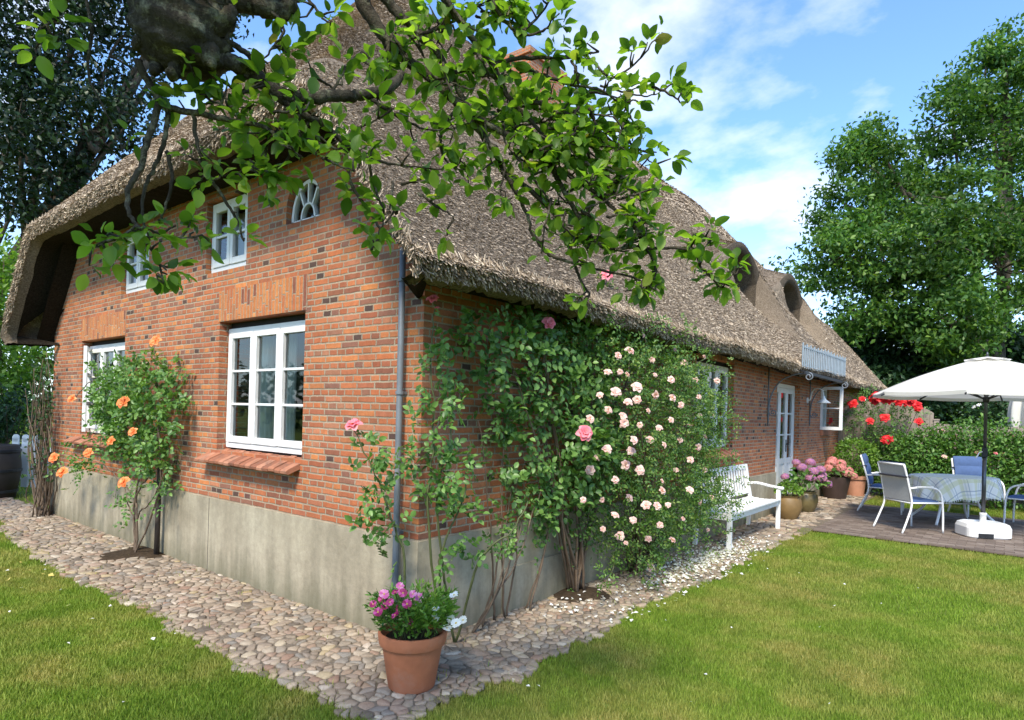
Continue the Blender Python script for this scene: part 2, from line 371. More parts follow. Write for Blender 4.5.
M['leaf_apple'] = leafmat('apple_leaf', [(0, (0.05, 0.115, 0.018)), (0.35, (0.11, 0.21, 0.028)), (0.75, (0.185, 0.315, 0.042)), (0.97, (0.27, 0.40, 0.06)), (1, (0.27, 0.24, 0.06))], 0.6, 0.42)
M['leaf_rose'] = leafmat('rose_leaf', [(0, (0.05, 0.12, 0.03)), (0.5, (0.105, 0.22, 0.05)), (1, (0.19, 0.33, 0.08))], 0.3, 0.4)
M['leaf_pale'] = leafmat('rambler_leaf', [(0, (0.045, 0.11, 0.024)), (0.5, (0.10, 0.20, 0.04)), (0.85, (0.165, 0.275, 0.055)), (1, (0.25, 0.31, 0.08))], 0.33, 0.42)
M['leaf_tree'] = leafmat('broad_leaf', [(0, (0.03, 0.085, 0.02)), (0.5, (0.07, 0.16, 0.03)), (0.85, (0.115, 0.22, 0.038)), (1, (0.17, 0.27, 0.05))], 0.35, 0.45, 0.35)
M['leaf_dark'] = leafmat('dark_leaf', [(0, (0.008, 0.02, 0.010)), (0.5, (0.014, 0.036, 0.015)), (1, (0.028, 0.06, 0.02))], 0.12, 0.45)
M['leaf_conifer'] = leafmat('evergreen_leaf', [(0, (0.012, 0.036, 0.014)), (0.6, (0.026, 0.07, 0.022)), (1, (0.05, 0.11, 0.03))], 0.12, 0.5)
M['leaf_light'] = leafmat('bright_leaf', [(0, (0.07, 0.16, 0.025)), (0.5, (0.14, 0.27, 0.04)), (1, (0.24, 0.38, 0.07))], 0.45, 0.45)
M['leaf_hedge'] = leafmat('hedge_leaf', [(0, (0.04, 0.11, 0.022)), (0.5, (0.09, 0.20, 0.035)), (1, (0.165, 0.30, 0.055))], 0.3, 0.45)
M['p_pale'] = petalmat('pale_pink_petal', [(0, (0.76, 0.42, 0.42)), (0.5, (0.80, 0.54, 0.50)), (1, (0.82, 0.67, 0.60))])
M['p_pink'] = petalmat('pink_petal', [(0, (0.78, 0.16, 0.24)), (0.5, (0.82, 0.24, 0.31)), (1, (0.84, 0.36, 0.40))])
M['p_orange'] = petalmat('orange_petal', [(0, (0.80, 0.16, 0.045)), (0.5, (0.84, 0.26, 0.075)), (1, (0.85, 0.38, 0.14))])
M['p_red'] = petalmat('red_petal', [(0, (0.50, 0.008, 0.015)), (0.6, (0.66, 0.016, 0.022)), (1, (0.75, 0.04, 0.035))])
M['p_magenta'] = petalmat('magenta_petal', [(0, (0.24, 0.008, 0.07)), (0.5, (0.42, 0.02, 0.15)), (1, (0.62, 0.10, 0.34))])
M['p_white'] = petalmat('white_petal', [(0, (0.78, 0.77, 0.74)), (1, (0.84, 0.83, 0.82))])
M['p_hyd'] = petalmat('hydrangea_petal', [(0, (0.30, 0.13, 0.36)), (0.35, (0.42, 0.20, 0.44)), (0.6, (0.55, 0.22, 0.34)), (1, (0.60, 0.33, 0.38))])
M['p_hydpink'] = petalmat('hydrangea_pink_petal', [(0, (0.60, 0.20, 0.20)), (0.5, (0.68, 0.28, 0.26)), (1, (0.66, 0.36, 0.30))])
M['p_yellow'] = petalmat('yellow_stamen', [(0, (0.6, 0.38, 0.05)), (1, (0.7, 0.5, 0.1))])
M['fence'] = worn('weathered_board', (0.30, 0.25, 0.205), 0.18, 0.85, 3, bstr=0.3, spec=0.15)
# ------------------------------------------------------------------ foliage helpers
def unit(v): return v / np.maximum(np.linalg.norm(v, axis=-1, keepdims=True), 1e-9)
def rdir(n, up=0.0):
    v = rng.normal(size=(n, 3)); v[:, 2] += up; return unit(v)
def leafcloud(P, D, Nn, L, ratio=0.5, hi=True, fold=0.16, droop=0.18):
    n = len(P); D = unit(D); Nn = unit(Nn - D * np.sum(Nn * D, axis=1, keepdims=True)); S = np.cross(D, Nn)
    L = np.broadcast_to(np.asarray(L, float), (n,))[:, None]
    def pt(t, s, up=0.0): return P + D * L * t + S * L * ratio * s + Nn * L * (up - droop * t * t)
    if hi == 2:
        st = ((.10, .24), (.30, .47), (.55, .50), (.78, .36), (.92, .17)); m_ = len(st); cols = [pt(0, 0), pt(1.0, 0)]
        cup = fold * ratio; wv = rng.uniform(-.06, .06, (n, 1)) 
        for t, s in st: cols += [pt(t, 0), pt(t, s, cup * s * 2 + wv * math.sin(9 * t)), pt(t, -s, cup * s * 2 - wv * math.sin(9 * t))]
        V = np.stack(cols, 1).reshape(-1, 3); k_ = len(cols); b = (np.arange(n) * k_)[:, None]; tri = []; quad = []
        for sd in (1, 2):
            tri += [b + ([0, 2, 2 + sd] if sd == 1 else [0, 2 + sd, 2]), b + ([2 + 3 * (m_ - 1), 1, 2 + 3 * (m_ - 1) + sd] if sd == 1 else [2 + 3 * (m_ - 1), 2 + 3 * (m_ - 1) + sd, 1])]
            for q_ in range(m_ - 1): a0 = 2 + 3 * q_; quad.append(b + ([a0, a0 + 3, a0 + 3 + sd, a0 + sd] if sd == 1 else [a0, a0 + sd, a0 + 3 + sd, a0 + 3]))
        return V, [np.concatenate(tri), np.concatenate(quad)]
    if hi:
        V = np.stack([pt(0, 0), pt(.3, 0), pt(.68, 0), pt(1, 0), pt(.3, .46, fold * ratio), pt(.68, .42, fold * ratio), pt(.3, -.46, fold * ratio), pt(.68, -.42, fold * ratio)], 1).reshape(-1, 3)
        b = (np.arange(n) * 8)[:, None]
        tri = np.concatenate([b + [0, 1, 4], b + [2, 3, 5], b + [0, 6, 1], b + [2, 7, 3]]); quad = np.concatenate([b + [1, 2, 5, 4], b + [1, 6, 7, 2]])
        return V, [tri, quad]
    V = np.stack([pt(0, 0), pt(.45, .5, fold * ratio), pt(1, 0), pt(.45, -.5, fold * ratio)], 1).reshape(-1, 3)
    b = (np.arange(n) * 4)[:, None]
    return V, [np.concatenate([b + [0, 2, 1], b + [0, 3, 2]])]
def merge(parts):
    Vs = []; T = {}; off = 0
    for V, Fs in parts:
        Vs.append(V)
        for f in Fs: T.setdefault(f.shape[1], []).append(f + off)
        off += len(V)
    return np.concatenate(Vs), [np.concatenate(v) for v in T.values()]
def compound(P, D, Nn, L, size, k=5):
    """pinnate rose leaves: k leaflets on a rachis of length L"""
    D = unit(D); Nn = unit(Nn - D * np.sum(Nn * D, axis=1, keepdims=True)); S = np.cross(D, Nn); L = np.asarray(L)[:, None]
    spec = [(1.0, 0), (.72, 1), (.72, -1), (.35, 1), (.35, -1)][:k]
    Ps, Ds, Ns, Ls = [], [], [], []
    for t, s in spec:
        Ps.append(P + D * L * t - np.array([0, 0, 1]) * L * 0.18 * t * t); Ds.append(unit(D * (1.0 if s == 0 else 0.55) + S * s * 0.9 + rng.normal(size=P.shape) * 0.13))
        Ns.append(unit(Nn + rng.normal(size=P.shape) * 0.25)); Ls.append(size * (1.0 if s == 0 else 0.85) * rng.uniform(0.8, 1.15, len(P)))
    return np.concatenate(Ps), np.concatenate(Ds), np.concatenate(Ns), np.concatenate(Ls)
def leafobj(name, parts, m, parent, smooth=False):
    V, F = merge(parts)
    loc = np.array(parent.matrix_basis.translation) if parent is not None else np.zeros(3)
    return link_mesh(name, npmesh(name, V - loc, F), m, parent, smooth)
def rel(o, pts): return [tuple(np.array(p) - np.array(o.location)) for p in pts]
def bloom_mesh(name, rad, m, rings=((0.25, 4, 1.25), (0.55, 5, 0.85), (0.85, 6, 0.45), (1.0, 6, 0.12)), seed=0, open_=1.0):
    """a double rose: rings of cupped petals, axis +z"""
    r_ = np.random.default_rng(seed); V = []; F = []
    for (rr, k, el) in rings:
        a0 = r_.uniform(0, 6.28)
        for i in range(k):
            a = a0 + 2 * PI * i / k + r_.normal() * 0.12; e = el * open_ + r_.normal() * 0.08
            out = np.array([math.cos(a), math.sin(a), 0]); sd = np.array([-math.sin(a), math.cos(a), 0]); L = rad * rr * r_.uniform(0.9, 1.1) * 1.05; W = rad * (0.35 + 0.5 * rr)
            b = len(V)
            for ti, t in enumerate((0.0, 0.4, 0.75, 1.0)):
                ee = e + (0.5 - t) * 0.9
                c = out * (L * t * math.cos(e)) + np.array([0, 0, 1]) * (L * t * math.sin(e) + 0.12 * rad * math.sin(PI * t) - (0.16 * rad * t * t if rr > .8 else 0))
                wd = W * (0.35, 0.95, 1.0, 0.5)[ti]
                for s in (-1, 0, 1):
                    V.append(c + sd * s * wd * 0.5 + out * (-abs(s) * 0.1 * rad * rr) + np.array([0, 0, 1]) * abs(s) * 0.14 * rad * rr)
            for ti in range(3):
                for s in range(2):
                    q = b + ti * 3 + s; F.append([q, q + 1, q + 4, q + 3])
    me = bpy.data.meshes.new(name); me.from_pydata([tuple(v) for v in V], [], F); me.update(); me.materials.append(m)
    me.polygons.foreach_set('use_smooth', [True] * len(F)); return me
def daisy_mesh(name, rad, m, k=11, seed=0):
    r_ = np.random.default_rng(seed); V = []; F = []
    for i in range(k):
        a = 2 * PI * i / k + r_.normal() * 0.05; out = np.array([math.cos(a), math.sin(a), 0]); sd = np.array([-math.sin(a), math.cos(a), 0]); b = len(V); W = rad * 0.48
        dz = r_.uniform(-.1, .25) * rad
        for t, wv in ((0.12, .35), (0.55, .95), (0.88, .9), (1.0, .4)):
            c = out * rad * t + np.array([0, 0, dz * t])
            V += [c - sd * W * wv / 2, c + sd * W * wv / 2]
        for q in range(3): F.append([b + 2 * q, b + 2 * q + 1, b + 2 * q + 3, b + 2 * q + 2])
    b = len(V)
    for z, r in ((0.0, .22), (.08, .16), (.1, .02)):
        for q in range(8): V.append(np.array([math.cos(q * PI / 4) * r * rad, math.sin(q * PI / 4) * r * rad, z * rad + .01 * rad]))
    nf = len(F)
    for i in range(2):
        for q in range(8): F.append([b + i * 8 + q, b + i * 8 + (q + 1) % 8, b + i * 8 + 8 + (q + 1) % 8, b + i * 8 + 8 + q])
    me = bpy.data.meshes.new(name); me.from_pydata([tuple(v) for v in V], [], F); me.update(); me.materials.append(m); me.materials.append(M['p_yellow'])
    for i in range(nf, len(F)): me.polygons[i].material_index = 1
    return me
def hyd_mesh(name, rad, m, n=90, seed=0):
    r_ = np.random.default_rng(seed); V = []; F = []
    for i in range(n):
        z = 1 - 1.45 * (i + .5) / n; a = i * 2.39996; q = math.sqrt(max(0, 1 - z * z)); nrm = np.array([q * math.cos(a), q * math.sin(a), z]); c = nrm * rad * (0.95 + r_.normal() * 0.05) * np.array([1, 1, 0.8])
        t1 = unit(np.cross(nrm, [0.3, 0.2, 1.0])); t2 = np.cross(nrm, t1); ph = r_.uniform(0, 6.28); s = rad * 0.3
        for k in range(4):
            b = len(V); aa = ph + k * PI / 2; d1 = t1 * math.cos(aa) + t2 * math.sin(aa); d2 = np.cross(nrm, d1)
            V += [c, c + d1 * s * .55 + d2 * s * .36 + nrm * s * .12, c + d1 * s * .95 + nrm * s * .05, c + d1 * s * .55 - d2 * s * .36 + nrm * s * .12]; F.append([b, b + 1, b + 2, b + 3])
    me = bpy.data.meshes.new(name); me.from_pydata([tuple(v) for v in V], [], F); me.update(); me.materials.append(m); return me
def put_bloom(name, meshes, parent, p, facing, scale=1.0):
    me = meshes[random.randrange(len(meshes))]
    o = bpy.data.objects.new(name, me); COL.objects.link(o); o.parent = parent
    o.location = [float(a - b) for a, b in zip(p, parent.location)]
    q = Vector([float(v) for v in facing]).to_track_quat('Z', 'Y'); e = q.to_matrix().to_4x4() @ Matrix.Rotation(random.uniform(0, 6.28), 4, 'Z')
    o.rotation_euler = e.to_euler(); o.scale = (scale,) * 3; return o
def tree(name, label, base, blobs, nclump, perclump, leaf, mat_leaf, trunk_r, cat='tree', group=None, clump_r=0.5, hi=False, bark='bark', fork=0.35, lean=(0, 0), ratio=0.55, droop=0.18, flat=1.0, shell=0.55):
    root = thing(name, label, cat, base, 0, group); base = np.array(base, float)
    C_ = np.array([b[0] for b in blobs], float); Rr = np.array([b[1] for b in blobs], float)
    top = C_[np.argmax(C_[:, 2])]; cen = C_.mean(axis=0)
    mb = MB(); fk = base + (cen - base) * fork; fk[:2] = base[:2] + (cen - base)[:2] * fork * 0.5
    tp = spline([base, base + (fk - base) * .5 + np.array([lean[0], lean[1], 0]), fk, (fk + top) / 2 + rng.normal(size=3) * .2, top], 4)
    mb.tube(rel(root, tp), list(np.linspace(trunk_r, trunk_r * .12, len(tp))), 9)
    pr = Rr ** 2 / np.sum(Rr ** 2); parts = []
    bi = rng.choice(len(blobs), nclump, p=pr); u = rdir(nclump); rad = rng.uniform(shell, 1.0, nclump) ** 0.6
    cc = C_[bi] + u * (Rr[bi] * rad)[:, None] * np.array([1, 1, 0.85])
    for c, r in zip(C_, Rr):
        s = tp[min(len(tp) - 1, int(len(tp) * rng.uniform(.45, .75)))]
        mid = (s + c) / 2 + rng.normal(size=3) * r * .15 + np.array([0, 0, -.1 * r]); pth = spline([s, mid, c], 4)
        mb.tube(rel(root, pth), list(np.linspace(trunk_r * .42, trunk_r * .08, len(pth))), 6)
    sub = rng.choice(nclump, min(nclump, 90), replace=False)
    for i in sub:
        c = C_[bi[i]]; pth = spline([c, (c + cc[i]) / 2 + rng.normal(size=3) * .1, cc[i]], 3); mb.tube(rel(root, pth), list(np.linspace(trunk_r * .12, trunk_r * .03, len(pth))), 5)
    mb.build('trunk', M[bark], root, True)
    P = np.repeat(cc, perclump, axis=0); sig = clump_r * rng.uniform(.6, 1.2, (nclump, 1)); sig = np.repeat(sig, perclump, axis=0)
    P = P + rng.normal(size=P.shape) * sig * np.array([.62, .62, .4 * flat])
    D = rdir(len(P), -0.25); Nn = rdir(len(P), 1.1)
    ok = P[:, 2] > base[2] + 0.05
    V = leafcloud(P[ok], D[ok], Nn[ok], leaf * rng.uniform(.65, 1.25, ok.sum()), ratio, hi, droop=droop)
    leafobj('crown', [V], M[mat_leaf], root)
    return root
# ================================================================== SETTING: ground, path, patio, lawn
def groundmat():
    t = NT('ground_soil'); o = t.obj(); c = t.ramp(t.noise(o, 2.5, 7, 0.65), [(0.3, (0.075, 0.11, 0.02)), (0.55, (0.12, 0.16, 0.028)), (0.75, (0.17, 0.17, 0.045))])
    return t.pbr(c, 0.95, t.bump(t.noise(o, 40, 5), 0.6, 0.02), 0, 0.1)
g = MB(); g.face([(-900, -900, -0.02), (900, -900, -0.02), (900, 900, -0.02), (-900, 900, -0.02)]); tag(g.build('ground', groundmat()), kind='structure')

def mortarmat():
    t = NT('path_mortar'); o = t.obj(); c = t.ramp(t.noise(o, 30, 6, 0.7), [(0.3, (0.10, 0.08, 0.06)), (0.7, (0.23, 0.195, 0.15))])
    c = t.mix(t.ramp(t.noise(o, 1.7, 4), [(0.5, rgb3(0)), (0.7, rgb3(0.6))]), c, (0.07, 0.065, 0.04))
    return t.pbr(c, 0.95, t.bump(t.noise(o, 90, 4), 0.6, 0.01), 0, 0.1)
def stonemat():
    t = NT('fieldstone'); o = t.obj(); r = t.island()
    c = t.ramp(r, [(0, (0.22, 0.175, 0.125)), (0.15, (0.33, 0.26, 0.19)), (0.3, (0.13, 0.105, 0.08)), (0.42, (0.39, 0.32, 0.235)), (0.55, (0.28, 0.20, 0.14)), (0.66, (0.215, 0.195, 0.165)), (0.78, (0.36, 0.29, 0.21)), (0.87, (0.26, 0.165, 0.115)), (0.94, (0.48, 0.42, 0.335)), (1, (0.33, 0.25, 0.13))])
    c = t.mix(0.6, c, t.ramp(t.noise(o, 45, 6, 0.7), [(0.28, rgb3(0.62)), (0.72, rgb3(1.32))]), 'MULTIPLY')
    c = t.mix(0.45, c, t.ramp(t.noise(o, 0.9, 5), [(0.3, rgb3(0.7)), (0.7, rgb3(1.2))]), 'MULTIPLY')
    return t.pbr(c, 0.82, t.bump(t.noise(o, 70, 5, 0.7), 0.45, 0.006), 0, 0.25)
PX0, PX1, PY0, PY1 = -12.0, 0.80, -0.95, 13.6
def edge_w(v): return 0.045 * math.sin(2.3 * v + .4) + 0.03 * math.sin(6.1 * v + 1.0) + 0.02 * math.sin(13.7 * v)
def in_path(x, y, m=0.0):
    wy = PY0 + edge_w(x) * .7 - m + (0.28 * max(0, min(1, (-x - 5.2) / 2)) if x > -9 else .28)
    wx = PX1 + edge_w(y) + m
    if y < wy or x > wx or y > PY1: return False
    return y < 0.02 or x > -0.02
def add_stones(region, spacing, seedv, V, F, hmax=0.014):
    r_ = np.random.default_rng(seedv); x0, x1, y0, y1 = region
    nx = int((x1 - x0) / spacing); ny = int((y1 - y0) / spacing); pts = {}
    # size clumps: drop some cells so that neighbours grow into larger stones
    for i in range(-1, nx + 2):
        for j in range(-1, ny + 2):
            if r_.random() < 0.36: continue
            pts[(i, j)] = (x0 + (i + .5 + r_.uniform(-.46, .46)) * spacing, y0 + (j + .5 + r_.uniform(-.46, .46)) * spacing)
    for (i, j), p in pts.items():
        if not in_path(p[0], p[1]): continue
        poly = [(p[0] + dx * spacing * 1.15, p[1] + dy * spacing * 1.15) for dx, dy in ((-1, -1), (1, -1), (1, 1), (-1, 1))]
        for di in range(-2, 3):
            for dj in range(-2, 3):
                q = pts.get((i + di, j + dj))
                if q is None or q is p: continue
                mx, my = (p[0] + q[0]) / 2, (p[1] + q[1]) / 2; nx_, ny_ = q[0] - p[0], q[1] - p[1]; out = []
                for a in range(len(poly)):
                    A = poly[a]; B = poly[(a + 1) % len(poly)]; da = (A[0] - mx) * nx_ + (A[1] - my) * ny_; db = (B[0] - mx) * nx_ + (B[1] - my) * ny_
                    if da <= 0: out.append(A)
                    if (da < 0 < db) or (db < 0 < da):
                        tt = da / (da - db); out.append((A[0] + (B[0] - A[0]) * tt, A[1] + (B[1] - A[1]) * tt))
                poly = out
                if len(poly) < 3: break
            if len(poly) < 3: break
        if len(poly) < 3: continue
        P = np.array(poly); c = P.mean(axis=0)
        # chaikin rounding
        for _ in range(1 if len(P) > 6 else 2):
            Q = np.roll(P, -1, axis=0); P = np.stack([P * .85 + Q * .15, P * .15 + Q * .85], 1).reshape(-1, 2)
        if len(P) > 16: P = P[::2]
        k = len(P); b = len(V); h = r_.uniform(.4, 1.0) * hmax; tx, ty = r_.normal(size=2) * .09; g1 = r_.uniform(.84, .96)
        for s, z in ((g1, -.01), (g1 * .955, h * .6), (g1 * .84, h * .97)):
            for q in P:
                d = (q - c) * s; V.append((c[0] + d[0], c[1] + d[1], z + (tx * d[0] + ty * d[1] if z > 0 else 0)))
        V.append((c[0], c[1], h)); 
        for lv in range(2):
            for a in range(k):
                F.append((b + lv * k + a, b + lv * k + (a + 1) % k, b + (lv + 1) * k + (a + 1) % k, b + (lv + 1) * k + a))
        for a in range(k): F.append((b + 2 * k + a, b + 2 * k + (a + 1) % k, b + 3 * k))
def poly_mesh(name, V, F, m, smooth=True):
    t3 = [f for f in F if len(f) == 3]; t4 = [f for f in F if len(f) == 4]
    return link_mesh(name, npmesh(name, np.array(V), [np.array(t3), np.array(t4)]), m, None, smooth)
g = MB()
g.face([(-12, -.60, 0.001), (-6, -.60, 0.001), (-6, 0.0, 0.001), (-12, 0.0, 0.001)]); g.face([(-6, -.88, 0.001), (0.73, -.88, 0.001), (0.73, 0.0, 0.001), (-6, 0.0, 0.001)]); g.face([(0, 0.0, 0.001), (0.73, 0, 0.001), (0.73, 6.5, 0.001), (0, 6.5, 0.001)]); g.face([(0, 6.5, 0.001), (0.91, 6.5, 0.001), (0.91, 13.6, 0.001), (0, 13.6, 0.001)])
tag(g.build('path_bed', mortarmat()), kind='structure')
SV, SF = [], []
add_stones((-3.2, 1.0, -1.1, 0.06), 0.052, 3, SV, SF)
add_stones((-12.0, -3.2, -1.1, 0.06), 0.064, 4, SV, SF)
add_stones((-0.05, 1.0, 0.06, 4.2), 0.050, 5, SV, SF)
add_stones((-0.05, 1.0, 4.2, 13.6), 0.09, 6, SV, SF)
tag(poly_mesh('cobble_path', SV, SF, stonemat()), kind='structure')

def pavermat():
    t = NT('patio_paver'); o = t.obj(); r = t.island()
    c = t.ramp(r, [(0, (0.115, 0.088, 0.072)), (0.35, (0.155, 0.12, 0.097)), (0.7, (0.185, 0.145, 0.118)), (1, (0.22, 0.18, 0.15))])
    c = t.mix(0.6, c, t.ramp(t.noise(o, 3, 6, 0.65), [(0.3, rgb3(0.7)), (0.7, rgb3(1.25))]), 'MULTIPLY')
    return t.pbr(c, 0.85, t.bump(t.noise(o, 120, 4), 0.4, 0.003), 0, 0.25)
mb = MB(); px0, px1, py0, py1 = 0.92, 7.5, 6.95, 10.75
mb2 = MB(); mb2.face([(px0 - .02, py0 - .02, 0.003), (px1, py0 - .02, 0.003), (px1, py1, 0.003), (px0 - .02, py1, 0.003)]); tag(mb2.build('patio_bed', M['soil']), kind='structure')
j = 0; y = py0
while y < py1 - .01:
    x = px0 - (0.1 if j % 2 else 0)
    while x < px1:
        dz = random.uniform(-.002, .002); xa = max(x, px0)
        mb.box((xa + .003, y + .003, 0.004), (min(x + .2, px1) - .003, y + .1 - .003, 0.024 + dz)); x += .2
    y += .1; j += 1
tag(mb.build('patio', pavermat()), kind='structure')

def lawn_ok(x, y):
    return True
def grassmat():
    t = NT('grass_blades'); o = t.obj(); r = t.island()
    a = t.ramp(r, [(0, (0.10, 0.20, 0.018)), (0.5, (0.195, 0.315, 0.028)), (1, (0.29, 0.42, 0.05))])
    b = t.ramp(r, [(0, (0.21, 0.205, 0.042)), (0.5, (0.345, 0.315, 0.085)), (1, (0.48, 0.42, 0.15))])
    pf = t.math('ADD', t.math('MULTIPLY', t.noise(o, 0.95, 5, 0.62), 0.75), t.math('MULTIPLY', t.noise(o, 3.7, 4, 0.6), 0.25))
    dry = t.ramp(pf, [(0.43, rgb3(0.10)), (0.61, rgb3(0.95))])
    c = t.mix(dry, a, b)
    c = t.mix(0.6, c, t.ramp(t.noise(o, 1.9, 4, 0.6), [(0.32, rgb3(0.72)), (0.68, rgb3(1.22))]), 'MULTIPLY')
    p = t.n('ShaderNodeBsdfPrincipled', {'Base Color': c, 'Roughness': 0.6, 'Specular IOR Level': 0.25})
    tr = t.n('ShaderNodeBsdfTranslucent', {'Color': t.mix(1.0, c, (1.3, 1.35, 0.6), 'MULTIPLY')}); mx = t.n('ShaderNodeMixShader', {0: 0.35})
    t.t.links.new(p.outputs[0], mx.inputs[1]); t.t.links.new(tr.outputs[0], mx.inputs[2]); t.t.links.new(mx.outputs[0], t.out.inputs[0]); return t.m
M['grass'] = grassmat()
def blades(n, region, h, wd, seedv, mask=None):
    r_ = np.random.default_rng(seedv); x = r_.uniform(region[0], region[1], n); y = r_.uniform(region[2], region[3], n)
    if mask is not None:
        k = mask(x, y); x, y = x[k], y[k]; n = len(x)
    a = r_.uniform(0, 6.283, n); L = h * r_.uniform(.45, 1.3, n); lean = r_.uniform(.1, .95, n) * L; la = r_.uniform(0, 6.283, n); W = wd * r_.uniform(.6, 1.3, n)
    b = np.stack([x, y, np.full(n, -0.02)], 1); s = np.stack([np.cos(a), np.sin(a), np.zeros(n)], 1) * W[:, None] * .5
    tip = b + np.stack([np.cos(la) * lean, np.sin(la) * lean, L + .012], 1); mid = b + np.stack([np.cos(la) * lean * .35, np.sin(la) * lean * .35, (L + .012) * .6], 1)
    V = np.stack([b - s, b + s, mid + s * .85, mid - s * .85, tip], 1).reshape(-1, 3); i = (np.arange(n) * 5)[:, None]
    return V, [i + [0, 1, 2, 3], i + [3, 2, 4]]
def edge_np(v): return 0.045 * np.sin(2.3 * v + .4) + 0.03 * np.sin(6.1 * v + 1.0) + 0.02 * np.sin(13.7 * v)
def lawn_mask(x, y):
    jit = np.random.default_rng(5).normal(size=len(x)) * 0.02
    path = (y > PY0 + edge_np(x) * .7 + .055 + jit + np.where(x > -9, .28 * np.clip((-x - 5.2) / 2, 0, 1), .28)) & (x < PX1 + edge_np(y) - .055 + jit) & (y < PY1)
    path &= (y > -2)
    pat = (x > px0 - .03) & (y > py0 - .01 + jit * .6) & (y < py1 + jit) & (x < px1)
    return ~path & ~pat
gp = [blades(290000, (0.55, 4.6, -1.6, 3.2), .022, .0034, 1, lawn_mask), blades(170000, (0.55, 6.6, 3.2, 7.1), .022, .0046, 2, lawn_mask),
      blades(150000, (-4.2, 0.9, -2.6, -0.7), .024, .0045, 3, lawn_mask), blades(70000, (-11, -4.2, -3.2, -0.5), .026, .007, 4, lawn_mask),
      blades(36000, (0.9, 7.5, 10.7, 12.6), .045, .008, 5, lawn_mask), blades(30000, (4.6, 9, -3, 3.2), .034, .008, 6, lawn_mask), blades(30000, (6.6, 12, 3.2, 12), .036, .01, 7, lawn_mask), blades(30000, (-9, 4, -7, -2.6), .034, .009, 8, lawn_mask),
      blades(20000, (-22, -7.8, -0.9, 9), .06, .016, 9, lambda x, y: (x < -12) | (y > .1))]
def weed_mask(x, y):
    r_ = np.random.default_rng(11); inside = ((x < .72) & (y > -.9) & ((y < 0) | (x > .02)) & (y < 9)); cl = np.sin(5.1 * x + 1.3) * np.sin(6.3 * y) + np.sin(13 * x - 7 * y) * .6; near = np.exp(-np.minimum(np.abs(x - .72), np.abs(y + .9)) / .12)
    return inside & (cl + near * 1.6 + r_.normal(size=len(x)) * .35 > 1.15)
wv_, wf_ = blades(16000, (-7, .8, -.95, 8), .026, .0045, 12, weed_mask); wv_[:, 2] += .02; gp.append((wv_, wf_))
V, F = merge(gp)
tag(link_mesh('lawn_grass', npmesh('lawn_grass', V, F), M['grass']), kind='stuff')

# ================================================================== HOUSE
house = thing('brick_house', 'red brick farmhouse with a grey plinth under a deep thatched roof', 'house', (0, 0, 0))
XW = -7.6; YE = 13.0; YB = 16.4
S_ = 1.176
def smin(a, b, k):
    h = np.clip(.5 + .5 * (b - a) / k, 0, 1); return b * (1 - h) + a * h - k * h * (1 - h)
def smax(a, b, k): return -smin(-a, -b, k)
XE0, XE1, YE0, YE1 = -7.92, 0.5, -0.55, 16.95
XF = -0.9; DORM = (9.05, 12.4)
def ztop(x, y, dorm=True, side=0):
    x = np.asarray(x, float); y = np.asarray(y, float)
    E = 2.53 + S_ * (XE1 - x); Wd = 2.55 + S_ * (x - XE0); N = 3.82 + 1.16 * (y - YE0); Fr = 3.88 + 1.25 * (YE1 - y)
    z = smin(E, Wd, .35); z = smin(z, N, .22); z = smin(z, Fr, .55)
    z = z + .018 * np.sin(1.3 * y + .9 * x) + .010 * np.sin(2.9 * y - 2.3 * x + 1) + .005 * np.sin(5.3 * y + 3.1 * x)
    if dorm:
        for yc in DORM:
            dy = y - yc; Bf = np.exp(-(dy / 1.2) ** 2); t = np.clip((x - XF) / 1.0, 0, 1); tf = np.clip((x - XF) / np.where(dy > 0, 1.0, .22), 0, 1)
            sf = lambda s: .5 * (s + np.sqrt(s * s + .006))
            front = sf(.74 * Bf) * (1 - tf * tf * (3 - 2 * tf)); back = sf(.74 * Bf - .80 * (XF - x))
            wv = np.clip((.87 - np.abs(dy)) / .05, 0, 1); dpt = .36 * (1 - t)
            z = np.where(x < XF - .0005, z + back, z + front * (1 - wv) - dpt * wv)
    return z
xs = np.unique(np.concatenate([np.linspace(XE0, -3.8, 40), np.linspace(-3.8, XE1, 90), [XF - .001, XF]])); ys = np.linspace(YE0, YE1, 421)
X, Y = np.meshgrid(xs, ys, indexing='ij'); Z = ztop(X, Y)
ni, nj = X.shape; idx = np.arange(ni * nj).reshape(ni, nj)
q = np.stack([idx[:-1, :-1], idx[1:, :-1], idx[1:, 1:], idx[:-1, 1:]], -1)
keep = np.ones(q.shape[:2], bool); fi = int(np.where(np.isclose(xs, XF - .001))[0][0])
for yc in DORM: keep[fi, (np.abs(ys[:-1] - yc) < .96)] = False
Vt = np.stack([X, Y, Z], -1).reshape(-1, 3); quads = q[keep]
# rolled edge + soffit: boundary loop in order
loop = [(i, 0) for i in range(ni)] + [(ni - 1, j) for j in range(1, nj)] + [(i, nj - 1) for i in range(ni - 2, -1, -1)] + [(0, j) for j in range(nj - 2, 0, -1)]
li = np.array([idx[a] for a in loop]); B = Vt[li]
def inn(p, d):
    c = p.copy(); c[:, 0] += np.where(np.isclose(p[:, 0], XE1), -d, 0) + np.where(np.isclose(p[:, 0], XE0), d, 0); c[:, 1] += np.where(np.isclose(p[:, 1], YE0), d, 0) + np.where(np.isclose(p[:, 1], YE1), -d, 0); return c
jit = rng.normal(size=(len(B), 1)) * np.array([.008, .008, .012])
rings = [inn(B, .0) + np.array([0, 0, -.05]) + jit, inn(B, .05) + np.array([0, 0, -.115]) + jit, inn(B, .16) + np.array([0, 0, -.15]) + jit]
allV = [Vt]; off = len(Vt); prev = li; rq = []
